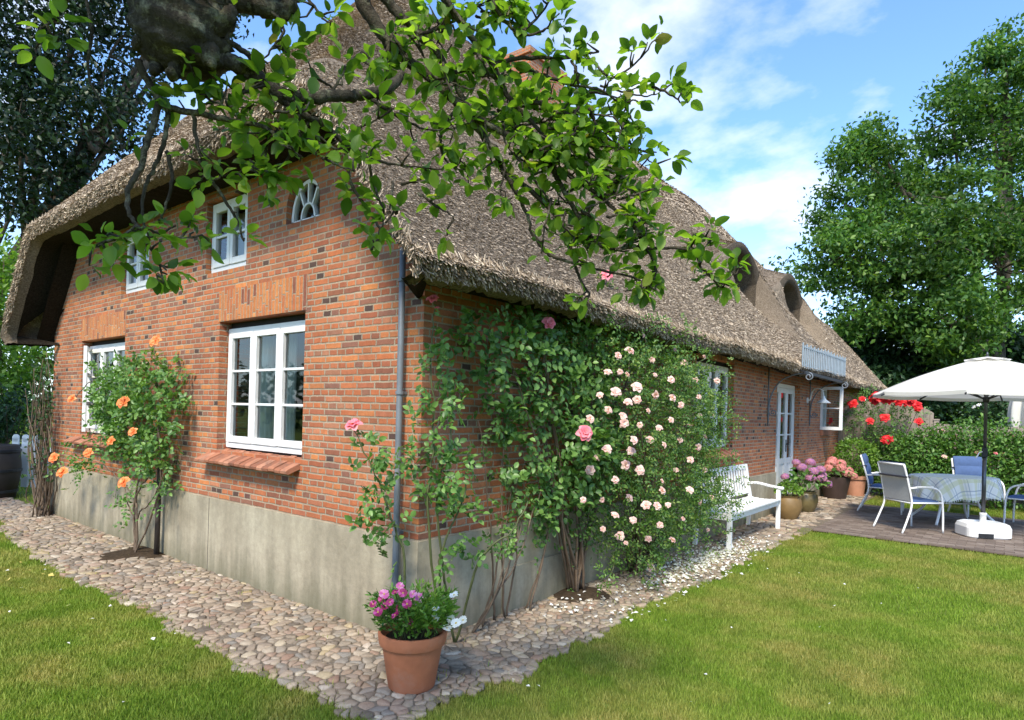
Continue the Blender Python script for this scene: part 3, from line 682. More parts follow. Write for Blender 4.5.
for rv in rings:
    cur = off + np.arange(len(rv)); allV.append(rv); off += len(rv)
    rq.append(np.stack([prev, cur, np.roll(cur, -1), np.roll(prev, -1)], -1)); prev = cur
dcor = np.minimum.reduce([np.where(np.isclose(B[:, 1], YE0) | np.isclose(B[:, 1], YE1), 9, B[:, 1] - YE0), np.where(np.isclose(B[:, 1], YE0) | np.isclose(B[:, 1], YE1), 9, YE1 - B[:, 1]), np.where(np.isclose(B[:, 0], XE0) | np.isclose(B[:, 0], XE1), 9, B[:, 0] - XE0), np.where(np.isclose(B[:, 0], XE0) | np.isclose(B[:, 0], XE1), 9, XE1 - B[:, 0])])
lim = np.where(np.isclose(B[:, 0], XE0), .22, np.where(np.isclose(B[:, 0], XE1), .30, .68)); iny = np.isclose(B[:, 1], YE0) | np.isclose(B[:, 1], YE1)
und = inn(B, np.clip(np.where(iny, np.minimum(dcor, .68), np.minimum(dcor - .42, lim)), .165, .68)) + np.array([0, 0, -.135])
roof = link_mesh('roof', npmesh('roof', np.concatenate(allV), [quads, np.concatenate(rq)]), M['thatch'], house, True)
tag(roof, 'thick weathered grey thatch, half hipped over the gable')
a_ = rings[-1]; nB = len(a_); ia = np.arange(nB)
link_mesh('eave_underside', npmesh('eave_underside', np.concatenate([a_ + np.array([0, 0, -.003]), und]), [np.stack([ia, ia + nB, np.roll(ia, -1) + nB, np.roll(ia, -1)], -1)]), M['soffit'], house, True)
# soffit as its own sheet (underside with eave shade in its colour)
xu = np.linspace(XE0 + .22, XE1 - .30, 60); yu = np.linspace(YE0 + .35, YE1 - .35, 90); XU, YU = np.meshgrid(xu, yu, indexing='ij')
def zund(x, y): return ztop(x, y, False) - .40
ZU = np.minimum(zund(XU, YU) + .02, 6.5); iu = np.arange(XU.size).reshape(XU.shape)
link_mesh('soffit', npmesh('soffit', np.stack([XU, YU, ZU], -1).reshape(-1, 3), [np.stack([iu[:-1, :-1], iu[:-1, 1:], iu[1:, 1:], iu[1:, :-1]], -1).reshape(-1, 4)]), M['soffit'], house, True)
# loose straw ends all over the thatch: real stalks lying on the surface
def straw(n, reg, L, wd, seedv):
    r_ = np.random.default_rng(seedv); x = r_.uniform(reg[0], reg[1], n); y = r_.uniform(reg[2], reg[3], n)
    e = .01; z = ztop(x, y); dx = (ztop(x + e, y) - z) / e; dy = (ztop(x, y + e) - z) / e
    bad = (np.abs(dx) > 4) | (np.abs(dy) > 4) | (np.abs(x - XF) < .03); k = ~bad; x, y, z, dx, dy = x[k], y[k], z[k], dx[k], dy[k]; n = len(x)
    nn = unit(np.stack([-dx, -dy, np.ones(n)], 1)); dn = unit(np.stack([-dx, -dy, -(dx ** 2 + dy ** 2)], 1)); sd = np.cross(nn, dn)
    ang = r_.normal(size=n) * .42; d = dn * np.cos(ang)[:, None] + sd * np.sin(ang)[:, None]; s2 = np.cross(nn, d)
    ll = (L * r_.uniform(.5, 1.4, n))[:, None]; ww = (wd * r_.uniform(.6, 1.5, n))[:, None]; tw = r_.uniform(-.6, .6, n)[:, None]; s2 = s2 + nn * tw
    b = np.stack([x, y, z], 1) - nn * .012; t_ = b + d * ll + nn * (r_.uniform(.004, .026, n)[:, None])
    V = np.stack([b - s2 * ww / 2, b + s2 * ww / 2, t_ + s2 * ww / 2, t_ - s2 * ww / 2], 1).reshape(-1, 3); i = (np.arange(n) * 4)[:, None]
    return V, [i + [0, 1, 2, 3]]
def fringe(n, a, b, axis, seedv, L=.09):
    """stalk ends poking out of the cut edge; axis 0: along y at the long eave, axis 1: along x at the gable verge"""
    r_ = np.random.default_rng(seedv); t = r_.uniform(a, b, n); dz = r_.uniform(-.13, .02, n)
    if axis == 0: p = np.stack([np.full(n, XE1) - np.clip(-dz - .06, 0, 1) * .7, t, ztop(np.full(n, XE1), t) + dz], 1); d = np.array([.55, 0, -.8])
    else: p = np.stack([t, np.full(n, YE0) + np.clip(-dz - .06, 0, 1) * .7, ztop(t, np.full(n, YE0)) + dz], 1); d = np.array([0, -.45, -.85])
    D = unit(d + r_.normal(size=(n, 3)) * .28); S = unit(np.cross(D, r_.normal(size=(n, 3)))); ll = (L * r_.uniform(.3, 1.1, n))[:, None]; ww = .006 * r_.uniform(.6, 1.5, n)[:, None]
    p = p - D * ll * .55
    V = np.stack([p - S * ww / 2, p + S * ww / 2, p + D * ll + S * ww / 2, p + D * ll - S * ww / 2], 1).reshape(-1, 3); i = (np.arange(n) * 4)[:, None]
    return V, [i + [0, 1, 2, 3]]
sp_ = [straw(280000, (-2.6, .52, -.56, 4.0), .042, .0040, 1), straw(150000, (-2.6, .52, 4.0, 9.0), .048, .0062, 2), straw(70000, (-2.6, .52, 9.0, 16.9), .055, .010, 3), straw(120000, (-4.0, -2.6, -.5, 9), .05, .0065, 4), straw(22000, (-4.2, -2.6, 9, 16.5), .1, .018, 5),
       straw(130000, (-7.8, -2.6, -.56, 2.6), .045, .006, 6), fringe(9000, -.55, 6, 0, 7), fringe(6000, 6, 16.9, 0, 8, .1), fringe(9000, -7.8, .5, 1, 9)]
V, F = merge(sp_); so_ = link_mesh('straw', npmesh('straw', V, F), M['straw'], roof); tag(so_, kind='stuff')

# walls with real openings -----------------------------------------------------------
def wall(name, axis, u0, u1, holes, ztopf, m, arch=None):
    """axis 0: wall in the xz plane at y=0 facing -y; axis 1: wall in the yz plane at x=0 facing +x. holes: (u0,u1,z0,z1)"""
    us = sorted(set([u0, u1] + [h for o in holes for h in o[:2]] + list(np.linspace(u0, u1, int((u1 - u0) / .4) + 2)))); zs = sorted(set([0.7] + [h for o in holes for h in o[2:4]] + [9.0]))
    mb = MB(); P = (lambda u, z, d=0.0: (u, d, z)) if axis == 0 else (lambda u, z, d=0.0: (-d, u, z))
    for a, b in zip(us[:-1], us[1:]):
        if b - a < 1e-6: continue
        ta, tb = ztopf(a), ztopf(b)
        for z0, z1 in zip(zs[:-1], zs[1:]):
            um, zm = (a + b) / 2, (z0 + z1) / 2
            if any(h[0] - 1e-6 < um < h[1] + 1e-6 and h[2] - 1e-6 < zm < h[3] + 1e-6 for h in holes): continue
            za, zb = min(z1, ta), min(z1, tb)
            if za <= z0 and zb <= z0: continue
            mb.face([P(a, z0), P(b, z0), P(b, max(zb, z0)), P(a, max(za, z0))])
    D = .3
    for h in holes:
        a, b, z0, z1 = h[:4]
        mb.face([P(a, z0), P(a, z1), P(a, z1, D), P(a, z0, D)]); mb.face([P(b, z1), P(b, z0), P(b, z0, D), P(b, z1, D)])
        mb.face([P(a, z1), P(b, z1), P(b, z1, D), P(a, z1, D)]); mb.face([P(b, z0), P(a, z0), P(a, z0, D), P(b, z0, D)])
    if arch:   # fill above a semicircular head inside the last hole
        a, b, z0, z1 = arch; c = (a + b) / 2; r = (b - a) / 2; hs = z1 - r; n = 14
        arc = [(c + r * math.cos(PI - PI * i / n), hs + r * math.sin(PI - PI * i / n)) for i in range(n + 1)]
        for i in range(n):
            (ua, za), (ub, zb) = arc[i], arc[i + 1]
            mb.face([P(ua, za), P(ub, zb), P(ub, z1), P(ua, z1)]); mb.face([P(ub, zb), P(ua, za), P(ua, za, D), P(ub, zb, D)])
    return mb.build(name, m, house)
gz = lambda x: float(min(4.3, zund(x, .12) + .16))
G_HOLES = [(-2.82, -1.40, 1.17, 2.40), (-6.50, -5.08, 1.17, 2.40), (-3.13, -2.36, 2.89, 3.60), (-5.24, -4.47, 2.89, 3.60), (-1.72, -1.24, 3.15, 3.52)]
def arches(lst): return lst
wg = wall('gable_wall', 0, XW, 0.0, G_HOLES, gz, M['brick'], (-1.72, -1.24, 3.15, 3.52))
L_HOLES = [(4.75, 6.15, 1.17, 2.40), (8.30, 9.78, 0.10, 2.26), (11.5, 12.25, 1.42, 2.32)]
wl_ = wall('long_wall', 1, 0.0, YB, L_HOLES, lambda y: 2.95, M['brick'])
mb = MB(); mb.face([(XW, YB, 0), (XW, 0, 0), (XW, 0, 2.95), (XW, YB, 2.95)]); mb.face([(0, YB, 0), (XW, YB, 0), (XW, YB, 4.2), (0, YB, 2.9)]); mb.build('rear_wall', M['brick'], house)
mb = MB(); mb.box((XW + .31, .31, .02), (-.31, YB - .3, .06)); mb.box((XW + .31, .31, 2.62), (-.31, YB - .3, 2.66)); mb.box((XW + .3, 4.2, .06), (-.31, 4.25, 2.62)); mb.box((-4.2, 4.25, .06), (-4.15, YB - .3, 2.62)); mb.box((-3.75, .31, .06), (-3.70, 4.2, 2.62)); mb.build('room', M['interior'], house)
# plinth: proud of the brick by 15 mm, with a gap at the door
mb = MB(); mb.box((XW - .015, -.018, -.1), (0.018, 0.3, .706)); mb.box((-.3, .3, -.1), (.018, 8.30, .706)); mb.box((-.3, 9.78, -.1), (.018, YB, .706)); mb.box((-.3, 8.30, -.1), (.03, 9.78, .10)); mb.build('plinth', M['plinth'], house)
mb = MB(); mb.bar((-2.90, -.0185, .702), (-2.905, -.0185, .0), .005, .003, (0, 1, 0)); mb.build('plinth_crack', M['blackgap'], house)
# long-wall plinth step seen low on the right
mb = MB(); mb.box((.0181, .9, -.05), (.035, 4.6, .36)); mb.build('plinth_step', M['plinth'], house)

# windows --------------------------------------------------------------------------
def make_window(name, axis, u0, u1, z0, z1, ncol, nrow, rec=.085, lintel=True, sill=True, mull=True, arch=False, wood=.052):
    P = (lambda u, z, d: (u, d, z)) if axis == 0 else (lambda u, z, d: (-d, u, z))
    def bx(mb, ua, ub, za, zb, da, db):
        a = P(ua, za, da); b = P(ub, zb, db); mb.box(tuple(min(i, j) for i, j in zip(a, b)), tuple(max(i, j) for i, j in zip(a, b)))
    g_ = .012; fz0, fz1 = z0 + (.028 if sill else .01), z1 - (.06 if lintel else .012); a, b = u0 + g_, u1 - g_
    fr = MB(); bx(fr, a, b, fz0, fz0 + .05, rec, rec + .07); bx(fr, a, b, fz1 - .042, fz1, rec, rec + .07); bx(fr, a, a + .042, fz0 + .05, fz1 - .042, rec, rec + .07); bx(fr, b - .042, b, fz0 + .05, fz1 - .042, rec, rec + .07)
    win = fr.build(name, M['white'], house, bevel=.004)
    W = (b - a - .084 + .0) / ncol; pn = MB(); cs = None
    for i in range(ncol):
        ca, cb = a + .042 + W * i + .004, a + .042 + W * (i + 1) - .004; c0, c1 = fz0 + .054, fz1 - .046; c = MB(); d0, d1 = rec - .012, rec + .035
        bx(c, ca, ca + wood, c0, c1, d0, d1); bx(c, cb - wood, cb, c0, c1, d0, d1); bx(c, ca + wood, cb - wood, c0, c0 + wood * 1.15, d0, d1); bx(c, ca + wood, cb - wood, c1 - wood, c1, d0, d1)
        for k in range(1, nrow):
            zz_ = c0 + wood + (c1 - c0 - 2 * wood) * k / nrow; bx(c, ca + wood, cb - wood, zz_ - .011, zz_ + .011, d0 + .006, d1 - .004)
        c.build('casement', M['white'], win, bevel=.003)
        p = [P(ca + wood * .8, c0 + wood * .8, rec + .016), P(cb - wood * .8, c0 + wood * .8, rec + .016), P(cb - wood * .8, c1 - wood * .8, rec + .016), P(ca + wood * .8, c1 - wood * .8, rec + .016)]
        pn.face(p)
    pn.build('pane', M['glass'], win)
    for za_, zb_ in ((fz1 + .001, z1 - .002), (z0 + .002, fz0 - .001)): dk = MB(); bx(dk, u0 + .002, u1 - .002, za_, zb_, rec + .033, rec + .09); dk.build('frame_joint', M['blackgap'], win)
    if lintel:
        l = MB(); bx(l, u0 - .02, u1 + .02, z1 + .002, z1 + .295, -.004, .12); l.build('lintel', M['soldier'], win)
    if sill:
        n = int((u1 - u0 + .16) / .088); sm = MB()
        for i in range(n):
            ua = u0 - .17 + (u1 - u0 + .16) * i / n; dz = random.uniform(-.006, .006); wb = (u1 - u0 + .16) / n - .007
            # rounded-nose clay sill tile, falling outwards
            prof = [(.09, z0 + .012), (-.115 + random.uniform(-.006, .006), z0 - .075), (-.13, z0 - .088), (-.127, z0 - .108), (-.11, z0 - .115), (.0, z0 - .075), (.09, z0 - .045)]
            bL = [P(ua, z_ + dz, d_) for d_, z_ in prof]; bR = [P(ua + wb, z_ + dz, d_) for d_, z_ in prof]; k = len(prof); bb = len(sm.V); sm.V += bL + bR
            for q_ in range(k): sm.F.append([bb + q_, bb + (q_ + 1) % k, bb + k + (q_ + 1) % k, bb + k + q_])
            sm.F.append([bb + q_ for q_ in range(k)][::-1]); sm.F.append([bb + k + q_ for q_ in range(k)])
        sm.build('window_sill', M['silltile'], win)
    return win
def silltile():
    t = NT('sill_tile'); o = t.obj(); c = t.ramp(t.island(), [(0, (0.24, 0.095, 0.055)), (0.5, (0.36, 0.15, 0.085)), (1, (0.44, 0.22, 0.14))])
    c = t.mix(t.ramp(t.noise(o, 9, 7, 0.7), [(0.48, rgb3(0)), (0.68, rgb3(0.8))]), c, (0.13, 0.08, 0.06)); return t.pbr(c, 0.8, t.bump(t.noise(o, 80, 4), 0.4, 0.004), 0, 0.2)
M['silltile'] = silltile()
W_near = make_window('window', 0, -2.82, -1.40, 1.17, 2.40, 3, 3)
W_far = make_window('window', 0, -6.50, -5.08, 1.17, 2.40, 3, 3)
W_up1 = make_window('window', 0, -3.13, -2.36, 2.89, 3.60, 2, 2, lintel=False, sill=False, rec=.05)
W_up2 = make_window('window', 0, -5.24, -4.47, 2.89, 3.60, 2, 2, lintel=False, sill=False, rec=.05)
W_long = make_window('window', 1, 4.75, 6.15, 1.17, 2.40, 3, 3)
# the far gable window has one leaf standing open outwards
Ml = Matrix.Translation((-6.44, .075, 0)) @ Matrix.Rotation(R_(-24), 4, 'Z'); lf = MB(); lf.box((0, -.02, 1.22), (.06, .02, 2.31), Ml); lf.box((.37, -.02, 1.22), (.43, .02, 2.31), Ml)
for zq in (1.22, 1.56, 1.93, 2.265): lf.box((.06, -.015, zq), (.37, .015, zq + .045), Ml)
lf.build('open_leaf', M['white'], W_far, bevel=.003)
# fan window
def fan(cx, z0, r, d=.05):
    m_ = MB(); n = 16; h = .37
    def pt(a, rr): return (cx - rr * math.cos(a), z0 + .022 + (h - .03) * (rr / r) * math.sin(a) ** .9)
    def strip(p, wdt):
        for (ua, za), (ub, zb) in zip(p[:-1], p[1:]): m_.bar((ua, d + .02, za), (ub, d + .02, zb), wdt, .04, (0, 1, 0))
    strip([pt(PI * i / n, r - .015) for i in range(n + 1)], .03); m_.box((cx - r, d, z0 + .004), (cx + r, d + .04, z0 + .034))
    strip([pt(PI * i / n, r * .40) for i in range(n + 1)], .018)
    for a in (PI * .30, PI * .5, PI * .70): strip([pt(a, r * .40), pt(a, r - .02)], .018)
    o = m_.build('fan_window', M['white'], house); g_ = MB(); g_.face([(cx - r, d + .025, z0), (cx + r, d + .025, z0), (cx + r, d + .025, z0 + h), (cx - r, d + .025, z0 + h)]); g_.build('pane', M['glass'], o); return o
fan(-1.48, 3.15, .24)
# far small window, its single leaf swung out square to the wall
wsm = MB(); y0, y1, z0, z1 = 11.5, 12.25, 1.42, 2.32
wsm.box((-.12, y0 + .01, z0 + .01), (-.05, y0 + .05, z1 - .01)); wsm.box((-.12, y1 - .05, z0 + .01), (-.05, y1 - .01, z1 - .01)); wsm.box((-.12, y0 + .05, z0 + .01), (-.05, y1 - .05, z0 + .06)); wsm.box((-.12, y0 + .05, z1 - .06), (-.05, y1 - .05, z1 - .01))
wsm = wsm.build('window', M['white'], house, bevel=.003)
cm = MB(); xa, xb, yy = -.02, .42, 11.46
cm.box((xa, yy, z0), (xa + .06, yy + .04, z1)); cm.box((xb - .06, yy, z0), (xb, yy + .04, z1)); cm.box((xa + .06, yy, z0), (xb - .06, yy + .04, z0 + .065)); cm.box((xa + .06, yy, z1 - .06), (xb - .06, yy + .04, z1)); cm.box((xa + .06, yy + .008, 1.86), (xb - .06, yy + .032, 1.885)); cmo = cm.build('open_casement', M['white'], wsm, bevel=.003)
gm = MB(); gm.face([(xa + .05, yy + .02, z0 + .05), (xb - .05, yy + .02, z0 + .05), (xb - .05, yy + .02, z1 - .05), (xa + .05, yy + .02, z1 - .05)]); gm.build('pane', M['glass'], wsm)
sm = MB(); sm.box((-.05, 11.45, 1.30), (.05, 12.3, 1.41)); sm.build('window_sill', M['silltile'], wsm)

# door -----------------------------------------------------------------------------
dm = MB(); y0, y1, z0, z1 = 8.30, 9.78, .10, 2.26; xd = -.09
dm.box((xd - .07, y0 + .005, z0), (xd, y0 + .065, z1 - .005)); dm.box((xd - .07, y1 - .065, z0), (xd, y1 - .005, z1 - .005)); dm.box((xd - .07, y0 + .065, z1 - .075), (xd, y1 - .065, z1 - .005))
door = dm.build('door', M['white'], house, bevel=.004)
pn = MB(); n = 3; W = (y1 - y0 - .13) / n
for i in range(n):
    ya, yb = y0 + .065 + W * i + .004, y0 + .065 + W * (i + 1) - .004; c = MB(); st = .085
    c.box((xd - .05, ya, z0 + .01), (xd - .008, ya + st, z1 - .08)); c.box((xd - .05, yb - st, z0 + .01), (xd - .008, yb, z1 - .08)); c.box((xd - .05, ya + st, z1 - .165), (xd - .008, yb - st, z1 - .08))
    c.box((xd - .05, ya + st, z0 + .01), (xd - .008, yb - st, z0 + .16)); c.box((xd - .05, ya + st, z0 + .70), (xd - .008, yb - st, z0 + .80)); c.box((xd - .038, ya + st, z0 + .16), (xd - .022, yb - st, z0 + .70))
    for zq in (1.33, 1.72): c.box((xd - .045, ya + st, zq - .013), (xd - .012, yb - st, zq + .013))
    c.build('door_leaf', M['white'], door, bevel=.003); pn.face([(xd - .028, ya + st * .9, z0 + .79), (xd - .028, yb - st * .9, z0 + .79), (xd - .028, yb - st * .9, z1 - .16), (xd - .028, ya + st * .9, z1 - .16)])
pn.build('pane', M['glass'], door)
hm = MB(); hm.box((xd - .008, 9.26, 1.02), (xd + .0, 9.30, 1.24)); hm.tube([(xd, 9.28, 1.16), (xd + .045, 9.28, 1.16), (xd + .045, 9.18, 1.16)], .009, 7); hm.build('handle', M['iron'], door, True)

# drainpipe on the gable corner
dp = MB(); dp.tube([(-.155, -.06, .05), (-.155, -.06, .6), (-.158, -.06, 2.0), (-.162, -.06, 2.72)], .0225, 12); dpo = dp.build('drainpipe', M['zinc'], house, True)
for zq in (.75, 1.72, 2.5):
    cl = MB(); cl.tube([(-.157, -.06, zq - .012), (-.157, -.06, zq + .012)], .030, 12); cl.box((-.167, -.03, zq - .01), (-.147, .0, zq + .01)); cl.build('pipe_clip', M['zinc'], dpo)
# chimney
ch = MB(); ch.box((-3.95, 5.45, 6.9), (-3.35, 6.5, 7.84)); ch.box((-3.99, 5.41, 7.70), (-3.31, 6.54, 7.80)); ch.box((-3.86, 5.55, 7.84), (-3.44, 6.4, 7.88)); ch.build('chimney', M['brick'], house)
# dormers: rim, tunnel and dark window at the back
for yc in DORM:
    mb = MB(); n = 40; dys = np.linspace(-.96, .96, n + 1); outer = [(XF, yc + d, float(ztop(XF - .001, yc + d))) for d in dys]
    def inner(d):
        t = d / .96; y_ = yc + t * .82; za = 4.74 - .45 * (abs(t) ** 2.6); return (XF + .0, y_, min(za, float(ztop(XF - .001, yc + d)) - .03))
    inn_ = [inner(d) for d in dys]; lip = [(XF + .05, (a[1] + b[1]) / 2, (a[2] + b[2]) / 2 + .01) for a, b in zip(outer, inn_)]; back = [(XF - 1.3, yc + (p[1] - yc) * .85, min(p[2], 4.74) - .04) for p in inn_]
    mb.grid([outer, lip, inn_, back])
    fl = [[(XF - 1.3, p[1], 3.75) for p in back], [(XF, p[1], 3.75) for p in inn_], [(XF + .02, p[1], min(3.75, p[2])) for p in inn_]]
    mb.grid([[(p[0], p[1], 3.70) for p in back], back]); mb.grid([[(XF - 1.3, p[1], 3.79) for p in inn_], [(XF + .03, p[1], 3.79) for p in inn_]])
    # side walls of the tunnel under the springing of the arch
    mb.grid([[(XF, inn_[0][1], 3.7), (XF, inn_[0][1], inn_[0][2])], [(XF - 1.3, back[0][1], 3.7), (XF - 1.3, back[0][1], back[0][2])]]); mb.grid([[(XF, inn_[-1][1], 3.7), (XF, inn_[-1][1], inn_[-1][2])], [(XF - 1.3, back[-1][1], 3.7), (XF - 1.3, back[-1][1], back[-1][2])]])
    mb.grid([[(XF, outer[0][1], 3.6), outer[0]], [(XF, inn_[0][1], 3.6), inn_[0]]]); mb.grid([[(XF, outer[-1][1], 3.6), outer[-1]], [(XF, inn_[-1][1], 3.6), inn_[-1]]])
    do = mb.build('dormer', M['thatch_cheek_shade'], house, True)
    wm = MB(); xq = XF - 1.2
    for (a, b, c_, d_) in ((-.55, -.49, 3.8, 4.5), (.49, .55, 3.8, 4.5), (-.49, .49, 3.8, 3.86), (-.49, .49, 4.44, 4.5), (-.025, .025, 3.86, 4.44)): wm.box((xq, yc + a, c_), (xq + .05, yc + b, d_))
    wo_ = wm.build('dormer_window', M['wooddark'], do)
# snow guard on the eave and glazed iron canopy over the door
sg = MB(); ya, yb, xg = 7.75, 11.05, .53
def gz_(y): return float(ztop(XE1, y)) - .06
for zq in (.03, .33): sg.bar((xg, ya, gz_(ya) + zq), (xg, yb, gz_(yb) + zq), .018, .012)
k = 0
for y in np.arange(ya, yb + .001, .125):
    h = .40 if k % 2 == 0 else .37; sg.tube([(xg, y, gz_(y)), (xg, y, gz_(y) + h)], .0125, 6); k += 1
sg.build('snow_guard', M['guard'], house)
cn_ = MB(); cn_.bar((.56, 7.75, 2.37), (.56, 10.55, 2.37), .035, .05); cn_.bar((.0, 7.75, 2.58), (.56, 7.75, 2.385), .025, .03); cn_.bar((.0, 10.55, 2.58), (.56, 10.55, 2.385), .025, .03); cn_.bar((.0, 9.15, 2.58), (.56, 9.15, 2.385), .02, .03)
can = cn_.build('door_canopy', M['iron'], house)
gl = MB(); gl.face([(.02, 7.76, 2.60), (.57, 7.76, 2.405), (.57, 10.54, 2.405), (.02, 10.54, 2.60)]); gl.build('canopy_glass', M['glass'], can)
for yb_ in (7.78, 10.52):
    b_ = MB(); b_.tube(spline([(.015, yb_, 1.55), (.02, yb_, 1.8), (.06, yb_, 2.02), (.2, yb_, 2.24), (.42, yb_, 2.34), (.56, yb_, 2.35)], 5), .012, 7)
    def scroll(c, r0, a0, turns, sgn): return [(c[0] + r0 * (1 - .75 * t) * math.cos(a0 + sgn * t * turns * 2 * PI), yb_, c[1] + r0 * (1 - .75 * t) * math.sin(a0 + sgn * t * turns * 2 * PI)) for t in np.linspace(0, 1, 26)]
    b_.tube(scroll((.62, 2.30), .065, PI / 2, 1.4, -1), .011, 6); b_.tube(scroll((.09, 1.72), .06, PI, 1.4, 1), .009, 6); b_.bar((.01, yb_, 1.5), (.01, yb_, 2.58), .03, .012, (1, 0, 0))
    b_.build('bracket', M['zinc'], can, True)
# ================================================================== PLANTS AT THE HOUSE
def inpoly(pts, poly):
    x, y = pts[:, 0], pts[:, 1]; c = np.zeros(len(pts), bool); n = len(poly)
    for i in range(n):
        (x0, y0), (x1, y1) = poly[i], poly[(i + 1) % n]
        hit = ((y0 > y) != (y1 > y)) & (x < (x1 - x0) * (y - y0) / ((y1 - y0) + 1e-12) + x0); c ^= hit
    return c
def wallpoly(px_poly, ax, val):
    o = 1 - ax; return [(on(x, y, ax, val)[o], on(x, y, ax, val)[2]) for x, y in px_poly]
def sample_poly(poly, n):
    P = np.array(poly); lo, hi = P.min(0), P.max(0); out = np.zeros((0, 2))
    while len(out) < n:
        q = rng.uniform(lo, hi, size=(n, 2)); out = np.concatenate([out, q[inpoly(q, poly)]])
    return out[:n]
def edged(p, poly, w_):
    d = np.full(len(p), 9.0); P = np.array(poly)
    for i in range(len(P)):
        a, b = P[i], P[(i + 1) % len(P)]; ab = b - a; t = np.clip(((p - a) @ ab) / (ab @ ab + 1e-12), 0, 1); d = np.minimum(d, np.linalg.norm(p - (a + t[:, None] * ab), axis=1))
    return np.clip(d / w_, 0, 1)
def wall_foliage(poly, ax, n, dmin, dmax, size, mat_, parent, Lr, hi, clump=0, cl_r=.12, lo_d=0.0, ratio=.6, name='foliage', outb=0.9):
    """compound leaves filling a polygon on the wall plane, with a depth that swells away from its edge"""
    if clump:
        c = sample_poly(poly, max(1, n // clump)); p = np.repeat(c, clump, axis=0)[:n]; p = p + rng.normal(size=p.shape) * cl_r
        dd = np.repeat(rng.uniform(0, 1, max(1, n // clump)), clump)[:len(p)] + rng.normal(size=len(p)) * .06
    else: p = sample_poly(poly, n); dd = rng.uniform(0, 1, n)
    e = edged(p, poly, .45); dep_ = dmin + np.clip(dd, 0, 1.05) ** .75 * (dmax - dmin) * (.25 + .75 * np.sqrt(e)); dep_ = np.maximum(dep_, .03)
    if ax == 0: P = np.stack([dep_, p[:, 0], p[:, 1]], 1); outv = np.array([outb, -.25, .55])
    else: P = np.stack([p[:, 0], -dep_, p[:, 1]], 1); outv = np.array([.15, -outb, .55])
    P[:, 2] = np.maximum(P[:, 2], .06)
    D = unit(rng.normal(size=P.shape) + outv * .5 + np.array([0, 0, -.25])); Nn = unit(rng.normal(size=P.shape) * .55 + outv)
    Pc, Dc, Nc, Lc = compound(P, D, Nn, Lr * rng.uniform(.7, 1.3, len(P)), size)
    leafobj(name, [leafcloud(Pc, Dc, Nc, Lc, ratio, hi, droop=.22)], M[mat_], parent)
    return P
def stems(parent, paths, r0, r1, m, name='stem'):
    mb = MB()
    for p in paths:
        s = spline(p, 6); s = [q + rng.normal(size=3) * .006 for q in s]; s[0] = np.array(p[0], float)
        mb.tube(rel(parent, s), list(np.linspace(r0, r1, len(s))), 6)
    return mb.build(name, M[m], parent, True)
ROSE_PALE = [bloom_mesh('rose_bloom', .045, M['p_pale'], seed=i, open_=o_) for i, o_ in enumerate((1.0, .8, 1.15, .65))]
ROSE_PINK = [bloom_mesh('pink_bloom', .055, M['p_pink'], seed=i + 10, open_=o_) for i, o_ in enumerate((1.0, .85))]
ROSE_ORANGE = [bloom_mesh('orange_bloom', .062, M['p_orange'], seed=i + 20, open_=o_) for i, o_ in enumerate((.8, .6, .95))]
ROSE_RED = [bloom_mesh('red_bloom', .075, M['p_red'], seed=i + 30, open_=o_) for i, o_ in enumerate((.9, .7))]

# -- pale pink rambler and the larger-leaved pink climbing rose on the long wall
rb = thing('climbing_rose', 'big bushy climbing rose covered in pale pink blooms at the bench end', 'rose bush', (.16, 3.0, 0))
polyB = wallpoly([(572, 332), (610, 318), (650, 332), (685, 350), (704, 372), (712, 410), (708, 450), (716, 476), (724, 505), (712, 522), (690, 530), (672, 555), (650, 570), (630, 560), (607, 545), (590, 500), (597, 440), (588, 380)], 0, .35)
wall_foliage(polyB, 0, 5200, .05, .66, .036, 'leaf_pale', rb, .085, False, 8, .10, name='foliage')
fl = wall_foliage(polyB, 0, 900, .5, .78, .034, 'leaf_pale', rb, .10, True, 5, .12, name='outer_foliage')
W3 = lambda px, py, xv: on(px, py, 0, xv)
pth = []
for i in range(26):
    a = sample_poly(polyB, 1)[0]; b0 = np.array([.12 + rng.uniform(-.06, .1), 3.0 + rng.uniform(-.18, .18), 0]); e = np.array([rng.uniform(.1, .6), a[0], max(a[1], .4)])
    pth.append([b0, b0 * .6 + e * .4 + np.array([rng.uniform(-.02, .15), 0, .22]), e])
stems(rb, pth, .011, .003, 'stem_brown')
# arching sprays that stick out of the outline
sp_ = []
for px0_, py0_, px1_, py1_, xv in ((685, 380, 708, 355, .5), (700, 400, 724, 402, .55), (640, 345, 650, 322, .4), (600, 330, 590, 300, .35), (712, 490, 736, 505, .6), (690, 470, 700, 520, .7), (655, 560, 648, 585, .6), (705, 430, 726, 442, .55), (612, 560, 602, 590, .5), (665, 345, 690, 330, .45)):
    a = W3(px0_, py0_, xv); b = W3(px1_, py1_, xv); sp_.append([a, (a + b) / 2 + np.array([.06, 0, .08]), b])
for s_1 in sp_: stems(rb, [s_1], .006, .002, 'stem_green', 'spray')
Q = np.concatenate([np.array(spline(s, 5))[2:] for s in sp_]); Q = np.repeat(Q, 3, axis=0) + rng.normal(size=(len(Q) * 3, 3)) * .03
a_, b_, c_, d_ = compound(Q, rdir(len(Q)), rdir(len(Q), 1.2), .08 * rng.uniform(.7, 1.2, len(Q)), .032); leafobj('spray_leaves', [leafcloud(a_, b_, c_, d_, .6, True)], M['leaf_pale'], rb)
